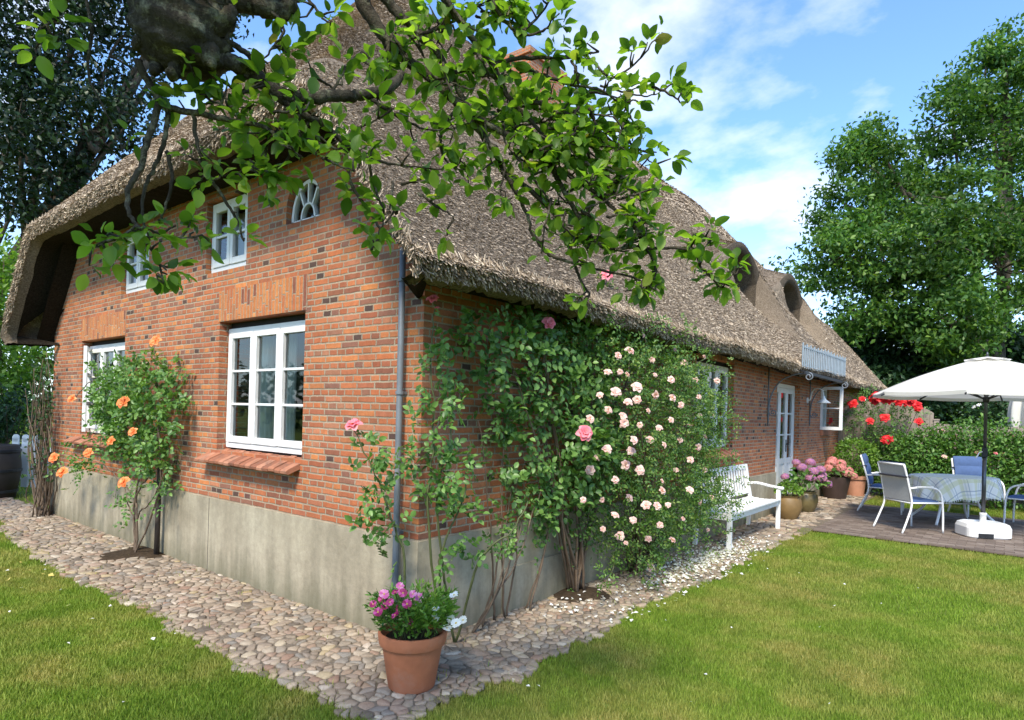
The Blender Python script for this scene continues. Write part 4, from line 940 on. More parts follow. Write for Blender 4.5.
palepx = [(618, 356), (608, 372), (616, 392), (629, 351), (637, 387), (623, 416), (628, 402), (637, 400), (625, 465), (590, 419), (598, 457), (590, 470), (634, 440), (646, 505), (657, 506), (615, 515), (620, 536), (651, 568), (624, 423), (671, 380), (659, 428), (631, 451), (607, 449), (699, 397), (704, 357), (684, 363), (717, 381), (698, 447), (662, 481), (723, 506), (700, 502), (676, 470), (671, 420), (603, 529), (626, 543), (648, 539), (683, 519), (662, 491), (629, 498), (648, 411), (643, 335), (672, 398), (700, 415), (728, 470), (652, 360), (640, 425), (615, 480), (680, 440), (690, 490), (705, 470), (640, 470), (668, 505), (695, 380), (712, 415), (664, 445), (681, 405), (655, 395), (608, 410), (718, 445), (735, 495), (708, 530), (672, 540), (602, 500), (620, 372), (655, 375), (690, 425), (745, 490), (600, 395), (712, 497), (633, 520), (660, 525), (690, 460), (650, 440), (722, 395), (740, 440), (583, 500), (627, 375), (675, 350), (705, 437)]
for i, (x, y) in enumerate([q_ for q_ in palepx if q_[0] < 718]):
    v = rng.uniform(.55, .82); ed = edged(np.array([[W3(x, y, .35)[1], W3(x, y, .35)[2]]]), polyB, .45)[0]; xv = .12 + (v - .05) * (.3 + .7 * math.sqrt(ed))
    put_bloom('rose_bloom', ROSE_PALE, rb, W3(x, y, xv), (.75 + rng.normal() * .25, -.55 + rng.normal() * .3, .45 + rng.normal() * .3), rng.uniform(.5, .95) if i > 20 else rng.uniform(.75, 1.1))

pk = thing('climbing_rose', 'large-leaved climbing rose with few bright pink blooms, left of the pale pink bush', 'rose bush', (.12, 1.82, 0))
polyA = wallpoly([(478, 318), (500, 306), (530, 318), (575, 305), (612, 318), (622, 350), (610, 400), (620, 440), (636, 470), (600, 500), (578, 528), (560, 540), (543, 515), (527, 490), (509, 470), (517, 440), (500, 405), (484, 370)], 0, .25)
wall_foliage(polyA, 0, 880, .04, .42, .064, 'leaf_rose', pk, .135, True, 6, .10, ratio=.68)
wall_foliage(wallpoly([(488, 420), (520, 430), (545, 500), (575, 540), (590, 560), (560, 560), (520, 540), (497, 520), (485, 470)], 0, .2), 0, 46, .04, .3, .046, 'leaf_rose', pk, .11, True, 3, .08, ratio=.68, name='low_leaves')
pth = []; base = np.array([.13, 1.82, 0])
for tx, ty in ((500, 330), (520, 320), (555, 310), (590, 320), (610, 350), (540, 380), (575, 400), (605, 450), (560, 450), (530, 420)):
    e = W3(tx, ty, rng.uniform(.08, .3)); b0 = base + rng.normal(size=3) * np.array([.04, .06, 0]); pth.append([b0, b0 * .55 + e * .45 + np.array([.05, rng.uniform(-.15, .1), 0]), e])
for tx, ty in ((549, 318), (557, 288), (606, 280), (645, 303), (590, 300)):
    e = W3(tx, ty, .3); s = W3(tx - 10 + rng.uniform(-8, 8), 345, .25); pth.append([base, base * .4 + s * .6, s, e])
stems(pk, pth, .014, .003, 'stem_brown')
for (x, y, s) in ((557, 284, 1.1), (606, 275, 1.15), (645, 298, 1.15), (549, 323, 1.15), (585, 433, 1.35)):
    put_bloom('rose_bloom', ROSE_PINK, pk, W3(x, y, .32 if y < 400 else .6), (.7, -.6, .4), s * .92)
tp = np.array([W3(x, y, .3) for x, y in ((557, 292), (560, 300), (603, 285), (609, 292), (643, 306), (650, 310), (648, 330), (590, 300), (575, 296), (630, 315))]); tp = np.repeat(tp, 3, axis=0) + rng.normal(size=(30, 3)) * .03
a_, b_, c_, d_ = compound(tp, rdir(30), rdir(30, 1), np.full(30, .08), .034); leafobj('shoot_leaves', [leafcloud(a_, b_, c_, d_, .6, True)], M['leaf_pale'], pk)
# thin bare canes over the bricks between the corner and the bush
cn = thing('rose_canes', 'thin bare brown rose canes leaning over the brick and plinth beside the corner', 'rose canes', (.12, .75, 0))
pth = []
for i in range(6):
    b0 = np.array([.1 + rng.uniform(-.05, .12), rng.uniform(.5, 1.15), 0]); e = np.array([.06 + rng.uniform(0, .08), b0[1] + rng.uniform(-.35, .75), rng.uniform(.8, 1.75)]); pth.append([b0, (b0 + e) / 2 + np.array([.04, rng.uniform(-.1, .1), 0]), e])
for (x, y) in ((528, 500), (508, 535), (545, 478), (520, 520)):
    b0 = np.array([.14, .42, 0]); e = W3(x, y, .22); pth.append([b0, (b0 + e) / 2 + np.array([.06, 0, -.05]), e])
stems(cn, pth, .009, .003, 'stem_brown')
q = np.concatenate([np.array([p[-1] * .85 + p[1] * .15 + rng.normal(size=3) * .03 for _ in range(4)]) for p in pth] + [np.array([W3(x + rng.normal() * 6, y + rng.normal() * 5, .22) for _ in range(7)]) for x, y in ((528, 500), (508, 535), (518, 505), (497, 545), (515, 540))])
q[:, 0] = np.maximum(q[:, 0], .05); a_, b_, c_, d_ = compound(q, rdir(len(q)), unit(rng.normal(size=q.shape) * .5 + np.array([.8, -.4, .5])), np.full(len(q), .085), .038); leafobj('foliage', [leafcloud(a_, b_, c_, d_, .66, True)], M['leaf_rose'], cn)

# -- corner rose with two tall canes (pink)
cr_ = thing('corner_rose', 'slender rose with long canes and pink blooms standing at the house corner by the drainpipe', 'rose bush', (.14, .12, 0))
G = lambda px, py, D: dep(px, py, D)
b0 = np.array([.14, .12, 0]); b1 = np.array([.06, -.12, 0]); b2 = np.array([.18, .2, 0])
cpaths = [[b0, G(428, 520, 4.15), G(434, 440, 4.15), G(432, 360, 4.12), G(435, 305, 4.1)], [b1, G(404, 560, 4.02), G(385, 500, 4.0), G(371, 465, 3.97), G(353, 430, 3.95)], [b1, G(362, 520, 4.0), G(395, 560, 4.05), b1],
          [b2, G(437, 510, 4.2), G(450, 440, 4.2), G(455, 395, 4.2)], [b0, G(440, 560, 4.2), G(462, 500, 4.25), G(470, 440, 4.3)], [b2, G(480, 560, 4.2), G(512, 530, 4.25), G(528, 503, 4.3)]]
cpaths.pop(2)
stems(cr_, cpaths, .010, .0035, 'stem_green')
spots = [(440, 345, 7), (430, 362, 6), (449, 378, 6), (446, 395, 8), (455, 402, 6), (425, 405, 6), (436, 425, 9), (452, 445, 12), (438, 460, 14), (465, 470, 10), (425, 470, 9), (445, 485, 12), (455, 505, 8), (380, 455, 6), (366, 447, 5), (374, 470, 8), (384, 488, 9), (371, 502, 8), (380, 520, 7), (368, 530, 6), (392, 545, 4), (385, 543, 5), (405, 452, 5), (470, 505, 7), (430, 490, 8), (460, 540, 6), (450, 560, 7), (478, 555, 5), (411, 425, 4), (440, 327, 3), (395, 510, 4), (418, 455, 5)]
q = np.concatenate([np.array([G(x + rng.normal() * 6, y + rng.normal() * 6, (3.98 if x < 400 else 4.14) + rng.normal() * .05) for _ in range(n)]) for x, y, n in spots])
a_, b_, c_, d_ = compound(q, rdir(len(q)), unit(rng.normal(size=q.shape) * .6 + np.array([.2, -.6, .7])), np.full(len(q), .095), .054); leafobj('foliage', [leafcloud(a_, b_, c_, d_, .68, True)], M['leaf_rose'], cr_)
put_bloom('rose_bloom', ROSE_PINK, cr_, G(433, 299, 4.1), (.3, -.6, .7), .8); put_bloom('rose_bloom', ROSE_PINK, cr_, G(353, 425, 3.95), (.2, -.5, .8), 1.05); put_bloom('rose_bud', ROSE_PINK, cr_, G(437, 308, 4.1), (.2, -.3, .9), .4)

# -- orange rose on the gable
og = thing('climbing_rose', 'climbing rose with orange blooms trained on the gable between the ground-floor windows', 'rose bush', (-4.15, -.19, 0))
Gw = lambda px, py, d: on(px, py, 1, -d)
wall_foliage(wallpoly([(95, 372), (115, 358), (152, 360), (168, 380), (176, 420), (166, 448), (166, 482), (145, 478), (128, 462), (110, 456), (95, 440), (98, 408)], 1, -.22), 1, 880, .04, .34, .058, 'leaf_rose', og, .12, True, 6, .10, ratio=.66)
wall_foliage(wallpoly([(82, 368), (100, 366), (110, 385), (100, 405), (85, 402)], 1, -.28), 1, 36, .06, .35, .045, 'leaf_rose', og, .11, True, 4, .07, ratio=.66, name='left_leaves')
wall_foliage(wallpoly([(52, 446), (80, 438), (108, 448), (100, 462), (78, 476), (56, 478)], 1, -.35), 1, 70, .2, .45, .045, 'leaf_hedge', og, .11, True, 4, .07, ratio=.66, name='low_leaves')
wall_foliage(wallpoly([(106, 470), (120, 485), (150, 498), (145, 520), (118, 515), (104, 490)], 1, -.25), 1, 40, .1, .35, .045, 'leaf_rose', og, .11, True, 4, .06, ratio=.66, name='side_leaves')
b0 = np.array([-4.15, -.19, 0]); op = []
for pts in ([(136, 500), (150, 470), (160, 420), (165, 385)], [(136, 505), (120, 480), (95, 462), (62, 470)], [(134, 510), (140, 460), (120, 420), (95, 380), (74, 400)], [(150, 520), (160, 480), (158, 420), (154, 345)], [(138, 515), (152, 500), (165, 470)], [(134, 520), (128, 500), (124, 485)]): op.append([b0 + rng.normal(size=3) * np.array([.05, .03, 0])] + [Gw(x, y, .18) for x, y in pts])
stems(og, op, .012, .004, 'stem_brown')
for (x, y, s) in ((155, 341, 1.0), (72, 399, .85), (124, 402, 1.15), (54, 458, 1.15), (63, 472, 1.2), (88, 453, 1.0), (111, 441, .85), (133, 432, .8), (124, 482, 1.05)): put_bloom('rose_bloom', ROSE_ORANGE, og, Gw(x, y, .40 if y < 350 or x < 100 else .38), (.35, -.75, .45), s * 1.02)
post = MB(); post.tube([(0, 0, 0), (.01, 0, .45), (.0, .01, .95)], [.03, .027, .024], 8); po = post.build('support_post', M['wooddark'], None, True); po.location = (-3.86, -.09, 0); tag(po, 'short grey wooden post against the plinth supporting the orange rose', 'post')
sb = MB(); n = 22
sb.lathe([(.0, .03), (.16, .028), (.3, .012), (.36, -.01)], 22, (-4.1, -.2, 0), lambda a, z: .15 * math.sin(3 * a) + .1 * math.sin(5 * a + 1)); so2 = sb.build('soil_patch', M['soil'], None, True); tag(so2, kind='structure')
sb = MB(); sb.lathe([(.0, .035), (.14, .03), (.26, .012), (.3, -.01)], 22, (.14, 1.82, 0), lambda a, z: .15 * math.sin(3 * a) + .1 * math.sin(5 * a + 1)); tag(sb.build('soil_patch', M['soil'], None, True), kind='structure')

# -- bare vine on the far left corner of the gable
vn = thing('bare_vine', 'tangled mostly bare grey brown vine climbing the far left corner of the gable', 'vine', (-7.55, -.15, 0))
pth = []
for i in range(40):
    b0 = np.array([-7.4 + rng.normal() * .1, -.14 + rng.normal() * .05, 0]); e = np.array([-7.38 + rng.normal() * .2, -.1 - abs(rng.normal()) * .12, rng.uniform(.8, 2.3)]); m1 = (b0 + e) / 2 + rng.normal(size=3) * np.array([.22, .08, .2]); m1[1] = min(m1[1], -.04); pth.append([b0, m1, e])
stems(vn, pth, .010, .004, 'stem_brown')
q = np.stack([-7.36 + rng.normal(size=420) * .2, -.12 - np.abs(rng.normal(size=420)) * .1, rng.uniform(.5, 2.2, 420)], 1); leafobj('foliage', [leafcloud(q, rdir(420, -.3), rdir(420, .8), .06 * rng.uniform(.6, 1.2, 420), .6, True)], M['leaf_conifer'], vn)

# -- petals that dropped on the path, small daisies and yellow leaves on the lawn
def flat_bits(n, sampler, size, name, m, z=.012):
    p = sampler(n); P = np.stack([p[:, 0], p[:, 1], np.full(len(p), z) + rng.uniform(0, .012, len(p))], 1); a = rng.uniform(0, 6.28, len(p)); D = np.stack([np.cos(a), np.sin(a), rng.normal(size=len(p)) * .25], 1)
    N_ = unit(np.stack([rng.normal(size=len(p)) * .35, rng.normal(size=len(p)) * .35, np.ones(len(p))], 1)); V, F = leafcloud(P, D, N_, size * rng.uniform(.6, 1.3, len(p)), .85, False, fold=.2, droop=-.12); tag(link_mesh(name, npmesh(name, V, F), m), kind='stuff')
def petal_s(n):
    y = np.concatenate([rng.normal(3.9, .75, int(n * .75)), rng.uniform(1.2, 5.6, n - int(n * .75))]); x = np.concatenate([rng.normal(.53, .14, int(n * .75)), rng.uniform(.15, .95, n - int(n * .75))]); return np.stack([np.clip(x, .1, 1.6), y], 1)
flat_bits(1500, petal_s, .034, 'fallen_petals', M['p_white'], .018)
flat_bits(26, lambda n: np.stack([rng.uniform(.9, 2.6, n), rng.uniform(-.6, 5, n)], 1), .026, 'lawn_petals', M['p_white'], .022)
flat_bits(26, lambda n: np.stack([rng.uniform(-5.5, -.2, n), rng.uniform(-2.0, -1.0, n)], 1), .028, 'lawn_daisies', M['p_white'], .022)
flat_bits(14, lambda n: np.stack([rng.uniform(-4.6, -3.6, n), rng.uniform(-1.45, -1.0, n)], 1), .045, 'yellow_leaves', worn('yellow_leaf', (.55, .45, .12), .2, .7), .022)

# ================================================================== POTS
def pot(parent, prof, m, name='pot'):
    return MB().lathe(prof, 36).build(name, M[m], parent, auto=35)
# foreground terracotta pot
fp = thing('flower_pot', 'terracotta pot of magenta and white daisies on the cobbles at the house corner', 'flower pot', (.457, -.454, 0))
p_ = pot(fp, [(.0, .006), (.128, .004), (.135, .012), (.172, .235), (.174, .255), (.191, .258), (.194, .27), (.200, .318), (.197, .327), (.186, .329), (.181, .318), (.176, .28), (.0, .28)], 'terracotta')
MB().lathe([(.158, .288), (.08, .300), (.0, .304)], 24).build('soil', M['soil'], fp, True)
fpc = np.array([.457, -.454, 0]); q = []; dd = []
for i in range(430):
    a = rng.uniform(0, 6.28); r = math.sqrt(rng.uniform()) * .155; b = np.array([.457 + r * math.cos(a), -.454 + r * math.sin(a), .29]); el = rng.uniform(.35, 1.0); tilt = r / .155 * .5; h = rng.uniform(.06, .23) * (1.0 if True else 1)
    q.append(b + np.array([math.cos(a) * tilt * h, math.sin(a) * tilt * h, h])); dd.append(np.array([math.cos(a) * (tilt + .3), math.sin(a) * (tilt + .3), el]))
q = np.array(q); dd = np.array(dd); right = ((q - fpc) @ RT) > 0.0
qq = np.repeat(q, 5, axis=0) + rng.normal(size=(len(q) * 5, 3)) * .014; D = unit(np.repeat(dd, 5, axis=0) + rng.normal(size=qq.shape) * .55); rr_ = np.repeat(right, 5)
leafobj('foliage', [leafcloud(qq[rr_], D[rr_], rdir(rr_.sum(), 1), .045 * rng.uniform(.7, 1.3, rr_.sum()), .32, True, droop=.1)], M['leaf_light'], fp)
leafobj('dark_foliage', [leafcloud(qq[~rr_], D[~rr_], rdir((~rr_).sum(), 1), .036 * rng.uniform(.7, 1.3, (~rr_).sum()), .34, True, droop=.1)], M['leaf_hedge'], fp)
DM = [daisy_mesh('daisy_bloom', .026, M['p_magenta'], 12, i) for i in range(3)]; DP = [daisy_mesh('pink_daisy', .027, petalmat('pink_daisy_petal', [(0, (.62, .10, .36)), (1, (.78, .36, .56))]), 12, 5)]; DW = [daisy_mesh('white_daisy', .029, M['p_white'], 12, i + 8) for i in range(2)]
def daisies(pxs, meshes, D, sc=1.0):
    mbs = MB()
    for x, y in pxs:
        d_ = D + rng.normal() * .05; p = dep(x, y, d_); put_bloom('daisy', meshes, fp, p, (.25 + rng.normal() * .35, -.6 + rng.normal() * .35, .75), sc * rng.uniform(.85, 1.1)); b = np.array([.457, -.454, .30]) * .6 + np.array([p[0], p[1], .30]) * .4
        mbs.tube(rel(fp, spline([b, (b + p) / 2 + np.array([0, 0, .02]), p], 3)), .0025, 5)
    mbs.build('flower_stem', M['stem_green'], fp)
daisies([(373, 604), (395, 592), (403, 593), (383, 599), (390, 602), (407, 604), (385, 606), (395, 615), (408, 622), (399, 609), (378, 612), (412, 612)], DM, 3.53)
daisies([(400, 586), (384, 594), (413, 594), (419, 597), (400, 591), (417, 602)], DP, 3.55)
daisies([(435, 609), (434, 618), (454, 595), (451, 619), (456, 623), (463, 620), (447, 628)], DW, 3.53)
# hydrangea pots by the bench
def hydrangea(name, label, loc, prof, m, spread, z, heads, meshes, mleaf, leaf=.09, nleaf=170, cat='potted plant'):
    o = thing(name, label, cat, loc); pot(o, prof, m); top = max(p[1] for p in prof); r = max(p[0] for p in prof)
    MB().lathe([(r * .86, top - .05), (0, top - .035)], 20).build('soil', M['soil'], o, True)
    c = np.array(loc, float); a = rng.uniform(0, 6.28, nleaf); rr = np.sqrt(rng.uniform(0, 1, nleaf)) * spread; hh = z * (1 - .55 * (rr / spread) ** 2) * rng.uniform(.35, .95, nleaf)
    P = c + np.stack([np.cos(a) * rr, np.sin(a) * rr, top + hh], 1); D = unit(np.stack([np.cos(a), np.sin(a), rng.normal(size=nleaf) * .4], 1) + rng.normal(size=(nleaf, 3)) * .4)
    leafobj('foliage', [leafcloud(P, D, rdir(nleaf, 1.5), leaf * rng.uniform(.7, 1.2, nleaf), .66, True)], M[mleaf], o)
    mb = MB()
    for i in range(14):
        p = P[i]; mb.tube(rel(o, spline([c + np.array([0, 0, top - .05]) + rng.normal(size=3) * np.array([.04, .04, 0]), (c + p) / 2 + np.array([0, 0, top * .4]), p], 3)), .006, 5)
    mb.build('stem', M['stem_green'], o)
    for (u, v, h, s) in heads:
        p = c + RT * u - FW * v + np.array([0, 0, top + h]); h_ = bpy.data.objects.new('flower_head', meshes[random.randrange(len(meshes))]); COL.objects.link(h_); h_.parent = o; h_.location = [float(i) for i in p - c]; h_.scale = (s * .84,) * 3; h_.rotation_euler = (random.uniform(-.3, .3), random.uniform(-.3, .3), random.uniform(0, 6))
    return o
HY = [hyd_mesh('hydrangea_head', .105, M['p_hyd'], 95, 1), hyd_mesh('hydrangea_head', .11, M['p_hyd'], 95, 2)]; HPK = [hyd_mesh('pink_head', .12, M['p_hydpink'], 95, 3)]
bulb = lambda r, h: [(0, .004), (r * .62, .002), (r * .66, .012), (r * .9, h * .3), (r, h * .55), (r * .93, h * .82), (r * .80, h * .93), (r * .86, h * .97), (r * .87, h), (r * .78, h), (r * .74, h * .93), (0, h * .9)]
hydrangea('hydrangea_pot', 'round olive brown pot of purple and mauve hydrangea right of the white bench', (.34, 8.95, 0), bulb(.21, .36), 'olivepot', .34, .48, [(-.12, .1, .42, 1.0), (.05, .16, .36, 1.05), (.2, .1, .38, 1.0), (.1, -.05, .5, 1.0), (.28, 0, .28, 1.0), (-.02, .22, .24, .95), (.17, .22, .24, 1.0), (-.2, .05, .5, .85), (.3, .14, .14, 1.0)], HY, 'leaf_rose', .10, 220)
hydrangea('fern_pot', 'ochre glazed round pot of low green foliage beside the bench end', (.34, 7.85, 0), bulb(.215, .38), 'ochre', .2, .26, [(-.06, 0, .30, .75)], HY, 'leaf_light', .05, 420)
tapb = [(0, .004), (.20, .002), (.205, .012), (.285, .42), (.29, .46), (.265, .46), (.255, .40), (0, .38)]
hydrangea('hydrangea_pot', 'large dark brown planter of salmon pink hydrangea between the door and the far window', (.31, 11.5, 0), tapb, 'brownpot', .32, .30, [(-.2, .1, .16, 1.05), (0, .2, .18, 1.1), (.2, .1, .12, 1.05), (.1, .0, .26, 1.1), (-.1, 0, .26, 1.1), (.26, .18, .03, .95), (-.02, -.1, .32, 1.0), (-.26, .02, .08, .95), (.1, .24, .08, 1.0)], HPK, 'leaf_rose', .10, 150)
tp_ = [(0, .004), (.165, .002), (.17, .012), (.205, .34), (.21, .36), (.235, .363), (.24, .38), (.242, .43), (.225, .435), (.21, .38), (0, .38)]
sh = thing('shrub_pot', 'pale terracotta pot holding a rounded bright green shrub below the far window', 'potted plant', (.52, 12.45, 0)); pot(sh, tp_, 'terrapale')
MB().lathe([(.2, .39), (0, .41)], 20).build('soil', M['soil'], sh, True)
mb = MB()
for i in range(16):
    d = rdir(1, .8)[0]; mb.tube([(0, 0, .38), tuple(d * .2 + np.array([0, 0, .5])), tuple(d * .38 + np.array([0, 0, .72]))], [.012, .007, .003], 5)
mb.build('stem', M['stem_brown'], sh, True)
n = 2600; u = rdir(n); P = np.array([.52, 12.45, .83]) + u * (np.array([.44, .44, .40]) * rng.uniform(.55, 1.03, (n, 1)) ** .5) * (1 + .12 * np.sin(u[:, :1] * 7) * np.cos(u[:, 1:2] * 6)); leafobj('foliage', [leafcloud(P, unit(u + rng.normal(size=P.shape) * .6), unit(u + rng.normal(size=P.shape) * .6 + np.array([0, 0, .5])), .062 * rng.uniform(.6, 1.2, n), .6, False)], M['leaf_light'], sh)
# ================================================================== FURNITURE
def bench(name, label, loc, L=2.0):
    o = thing(name, label, 'bench', loc); h = L / 2; m = M['white']
    def leg(x, y, z1, lean=0.0):
        b = MB(); b.bar((x - lean * .0, y, 0), (x - lean, y, z1), .055, .05, (0, 1, 0)); b.build('leg', m, o, bevel=.004)
    for s in (-1, 1):
        leg(.24, s * (h - .03), .58); 
        b = MB(); b.bar((-.19, s * (h - .03), 0), (-.17, s * (h - .03), .42), .05, .05, (0, 1, 0)); b.bar((-.17, s * (h - .03), .42), (-.255, s * (h - .03), .92), .05, .05, (0, 1, 0)); b.build('leg', m, o, bevel=.004)
        b = MB(); pr = spline([(-.235, s * (h - .03), .625), (-.08, s * (h - .03), .652), (.12, s * (h - .03), .622), (.30, s * (h - .03), .60)], 4)
        for p, q in zip(pr[:-1], pr[1:]): b.bar(p, q, .062, .034)
        b.tube([(.285, s * (h - .03) - .03, .600), (.285, s * (h - .03) + .03, .600)], .026, 10); b.build('armrest', m, o, True)
    st = MB()
    for i in range(6): x = -.17 + i * .078; zc = .425 - .018 * math.sin(PI * i / 5) ; st.box((x, -h + .06, zc), (x + .064, h - .06, zc + .022))
    st.build('seat', m, o, bevel=.003)
    fr = MB(); fr.box((.215, -h + .0, .345), (.245, h - .0, .42)); fr.box((-.195, -h, .345), (-.165, h, .42))
    for y in (-h + .03, 0, h - .03): fr.box((-.165, y - .02, .36), (.215, y + .02, .415))
    fr.build('seat_frame', m, o, bevel=.003)
    bk = MB(); bk.bar((-.25, -h, .885), (-.25, h, .885), .075, .032, (1, 0, .15)); bk.bar((-.195, -h + .05, .52), (-.195, h - .05, .52), .06, .028, (1, 0, .15))
    n = int(L / .115)
    for i in range(n): y = -h + .07 + (L - .14) * (i + .5) / n; bk.bar((-.198, y, .54), (-.245, y, .86), .05, .016, (1, 0, 0))
    bk.build('backrest', m, o, bevel=.003); return o
bench('garden_bench', 'white painted slatted garden bench against the brick wall under the window', (.26, 5.70, 0), 2.1)

def chair(label, loc, rz, cushion):
    o = thing('garden_chair', label, 'chair', loc, rz, 'white metal garden chairs around the table'); m = M['whitemetal']; r = .0145
    for s in (-1, 1):
        b = MB(); b.tube(spline([(s * .275, -.40, 0), (s * .265, -.30, .22), (s * .255, -.235, .42), (s * .25, -.29, .70), (s * .245, -.37, .98)], 4), r, 8); b.build('rear_frame', m, o, True)
        b = MB(); b.tube(spline([(s * .285, .27, 0), (s * .285, .262, .3), (s * .285, .235, .52), (s * .285, .17, .62), (s * .285, .05, .655), (s * .275, -.14, .655), (s * .252, -.275, .64)], 4), r, 8); b.build('front_leg', m, o, True)
        b = MB(); b.bar((s * .285, .08, .668), (s * .28, -.18, .668), .045, .014); b.build('armrest', m, o); b = MB(); b.tube([(s * .285, .24, .43), (s * .255, -.235, .43)], .011, 6); b.build('side_rail', m, o, True)
    b = MB(); b.tube([(-.245, -.37, .98), (.245, -.37, .98)], r, 8); b.build('top_bar', m, o, True)
    for y_, w_ in ((-.235, .255), (.24, .285)): b = MB(); b.tube([(-w_, y_, .43), (w_, y_, .43)], .012, 8); b.build('seat_bar', m, o, True)
    b = MB(); pr = spline([(0, -.245, .45), (0, -.292, .70), (0, -.366, .965)], 4); b.grid([[(x, p[1] + .006, p[2]) for p in pr] for x in (-.238, .238)]); b.grid([[(x, p[1] - .004, p[2]) for p in pr][::-1] for x in (-.238, .238)]); b.build('back_mesh', M['greymesh'], o, True)
    b = MB(); b.box((-.245, -.235, .432), (.245, .24, .440)); b.build('seat_mesh', M['greymesh'], o)
    if cushion:
        def pad(pts_w, segs, name, thick, lbl, mname='bluefab'):
            bm = MB()
            for (a, c) in segs:
                A, B_ = np.array(a), np.array(c); n = 6; rows = []
                for i in range(n + 1):
                    t = i / n; mid = A + (B_ - A) * t; puff = thick * (0.45 + .55 * math.sin(PI * min(max(t, .04), .96)) ** .5); row = []
                    for k in range(13):
                        u = -1 + 2 * k / 12; e = (1 - abs(u) ** 6); row.append((mid, u, puff * (.35 + .65 * e)))
                    rows.append(row)
                d = B_ - A; nrm = np.cross(np.array([1.0, 0, 0]), d); nrm /= np.linalg.norm(nrm)
                bm.grid([[tuple(mid + np.array([u * .236, 0, 0]) + nrm * pf) for mid, u, pf in r_] for r_ in rows]); bm.grid([[tuple(mid + np.array([u * .236, 0, 0])) for mid, u, pf in r_][::-1] for r_ in rows])
                for k_ in (0, -1): bm.grid([[tuple(r_[k_][0] + np.array([r_[k_][1] * .236, 0, 0])) for r_ in rows], [tuple(r_[k_][0] + np.array([r_[k_][1] * .236, 0, 0]) + nrm * r_[k_][2]) for r_ in rows]])
            return bm
        cu = thing('chair_cushion', cushion, 'cushion', (loc[0], loc[1], .44), rz, 'blue cushions on the garden chairs')
        segs = [((0, -.205, .012), (0, .0, .012)), ((0, .0, .012), (0, .25, .012))]; pad(None, segs, 'c', .05, '').build('seat_pad', M['bluefab'], cu, True)
        bsg = [((0, -.36, .585), (0, -.31, .42)), ((0, -.31, .42), (0, -.265, .245)), ((0, -.265, .245), (0, -.225, .06))]
        pad(None, bsg, 'c', -.05 if False else .05, '').build('back_pad', M['bluefab'], cu, True)
        st = MB(); st.tube([(-.252, -.345, .39), (.252, -.345, .39)], .014, 6); st.tube([(-.252, -.345, .39), (-.25, -.27, .39)], .013, 6); st.tube([(.252, -.345, .39), (.25, -.27, .39)], .013, 6); st.build('strap', M['strap'], cu)
    return o
chair('white garden chair nearest the lawn, seen from behind with its grey mesh back', (2.02, 8.05, .024), R_(-41), 'blue cushion strapped to the chair nearest the lawn that shows its back')
chair('white garden chair at the left end of the table beside the hedge', (1.42, 9.95, .024), R_(-86), 'blue cushion on the chair at the left end of the table')
chair('white garden chair behind the table, in front of the hedge', (2.72, 10.75, .0), R_(-150), 'blue cushion on the chair behind the table')
chair('white garden chair on the right edge of the photo, facing the table', (3.42, 9.95, .024), R_(78), 'blue cushion on the chair at the right edge of the photo')

TC = np.array([2.44, 9.45, .024]); TR = YAW
tb = thing('garden_table', 'oval white metal garden table on splayed legs under the checked cloth', 'table', TC, TR)
def oval(rx, ry, z, n=64, f=None): return [((rx + (f(a) if f else 0)) * math.cos(a), (ry + (f(a) if f else 0)) * math.sin(a), z) for a in [2 * PI * i / n for i in range(n)]]
b = MB(); t_ = oval(.64, .46, .715); b.face(t_); bt = oval(.64, .46, .69); b.face(bt[::-1])
for i in range(64): b.face([bt[i], bt[(i + 1) % 64], t_[(i + 1) % 64], t_[i]])
b.build('tabletop', M['whitemetal'], tb)
for sx_ in (-1, 1):
    for sy in (-1, 1):
        b = MB(); b.tube(spline([(sx_ * .50, sy * .36, 0), (sx_ * .34, sy * .20, .22), (sx_ * .28, sy * .14, .45), (sx_ * .36, sy * .22, .69)], 5), .02, 8); b.build('leg', M['whitemetal'], tb, True)
b = MB(); b.tube([(-.30, 0, .3), (.30, 0, .3)], .014, 6); b.tube([(-.3, -.15, .3), (-.3, .15, .3)], .014, 6); b.tube([(.3, -.15, .3), (.3, .15, .3)], .014, 6); b.build('stretcher', M['whitemetal'], tb, True)
def plaid():
    t = NT('checked_cloth'); uv = t.n('ShaderNodeUVMap').outputs[0]; sp = t.n('ShaderNodeSeparateXYZ', {0: uv})
    def stripe(v, per, w_, off): return t.math('LESS_THAN', t.math('FRACT', t.math('ADD', t.math('DIVIDE', v, per), off)), w_)
    c = t.ramp(t.noise(t.obj(), 12, 3), [(.3, (.80, .80, .76)), (.7, (.85, .85, .81))])
    for ax in (0, 1):
        v = sp.outputs[ax]
        c = t.mix(t.math('MULTIPLY', stripe(v, .26, .26, .1), .45), c, (.62, .63, .30)); c = t.mix(t.math('MULTIPLY', stripe(v, .26, .06, .55), .55), c, (.22, .28, .38)); c = t.mix(t.math('MULTIPLY', stripe(v, .26, .09, .75), .3), c, (.35, .42, .46))
    return t.pbr(c, .85, t.bump(t.noise(uv, 400, 2), .15, .002), 0, .2)
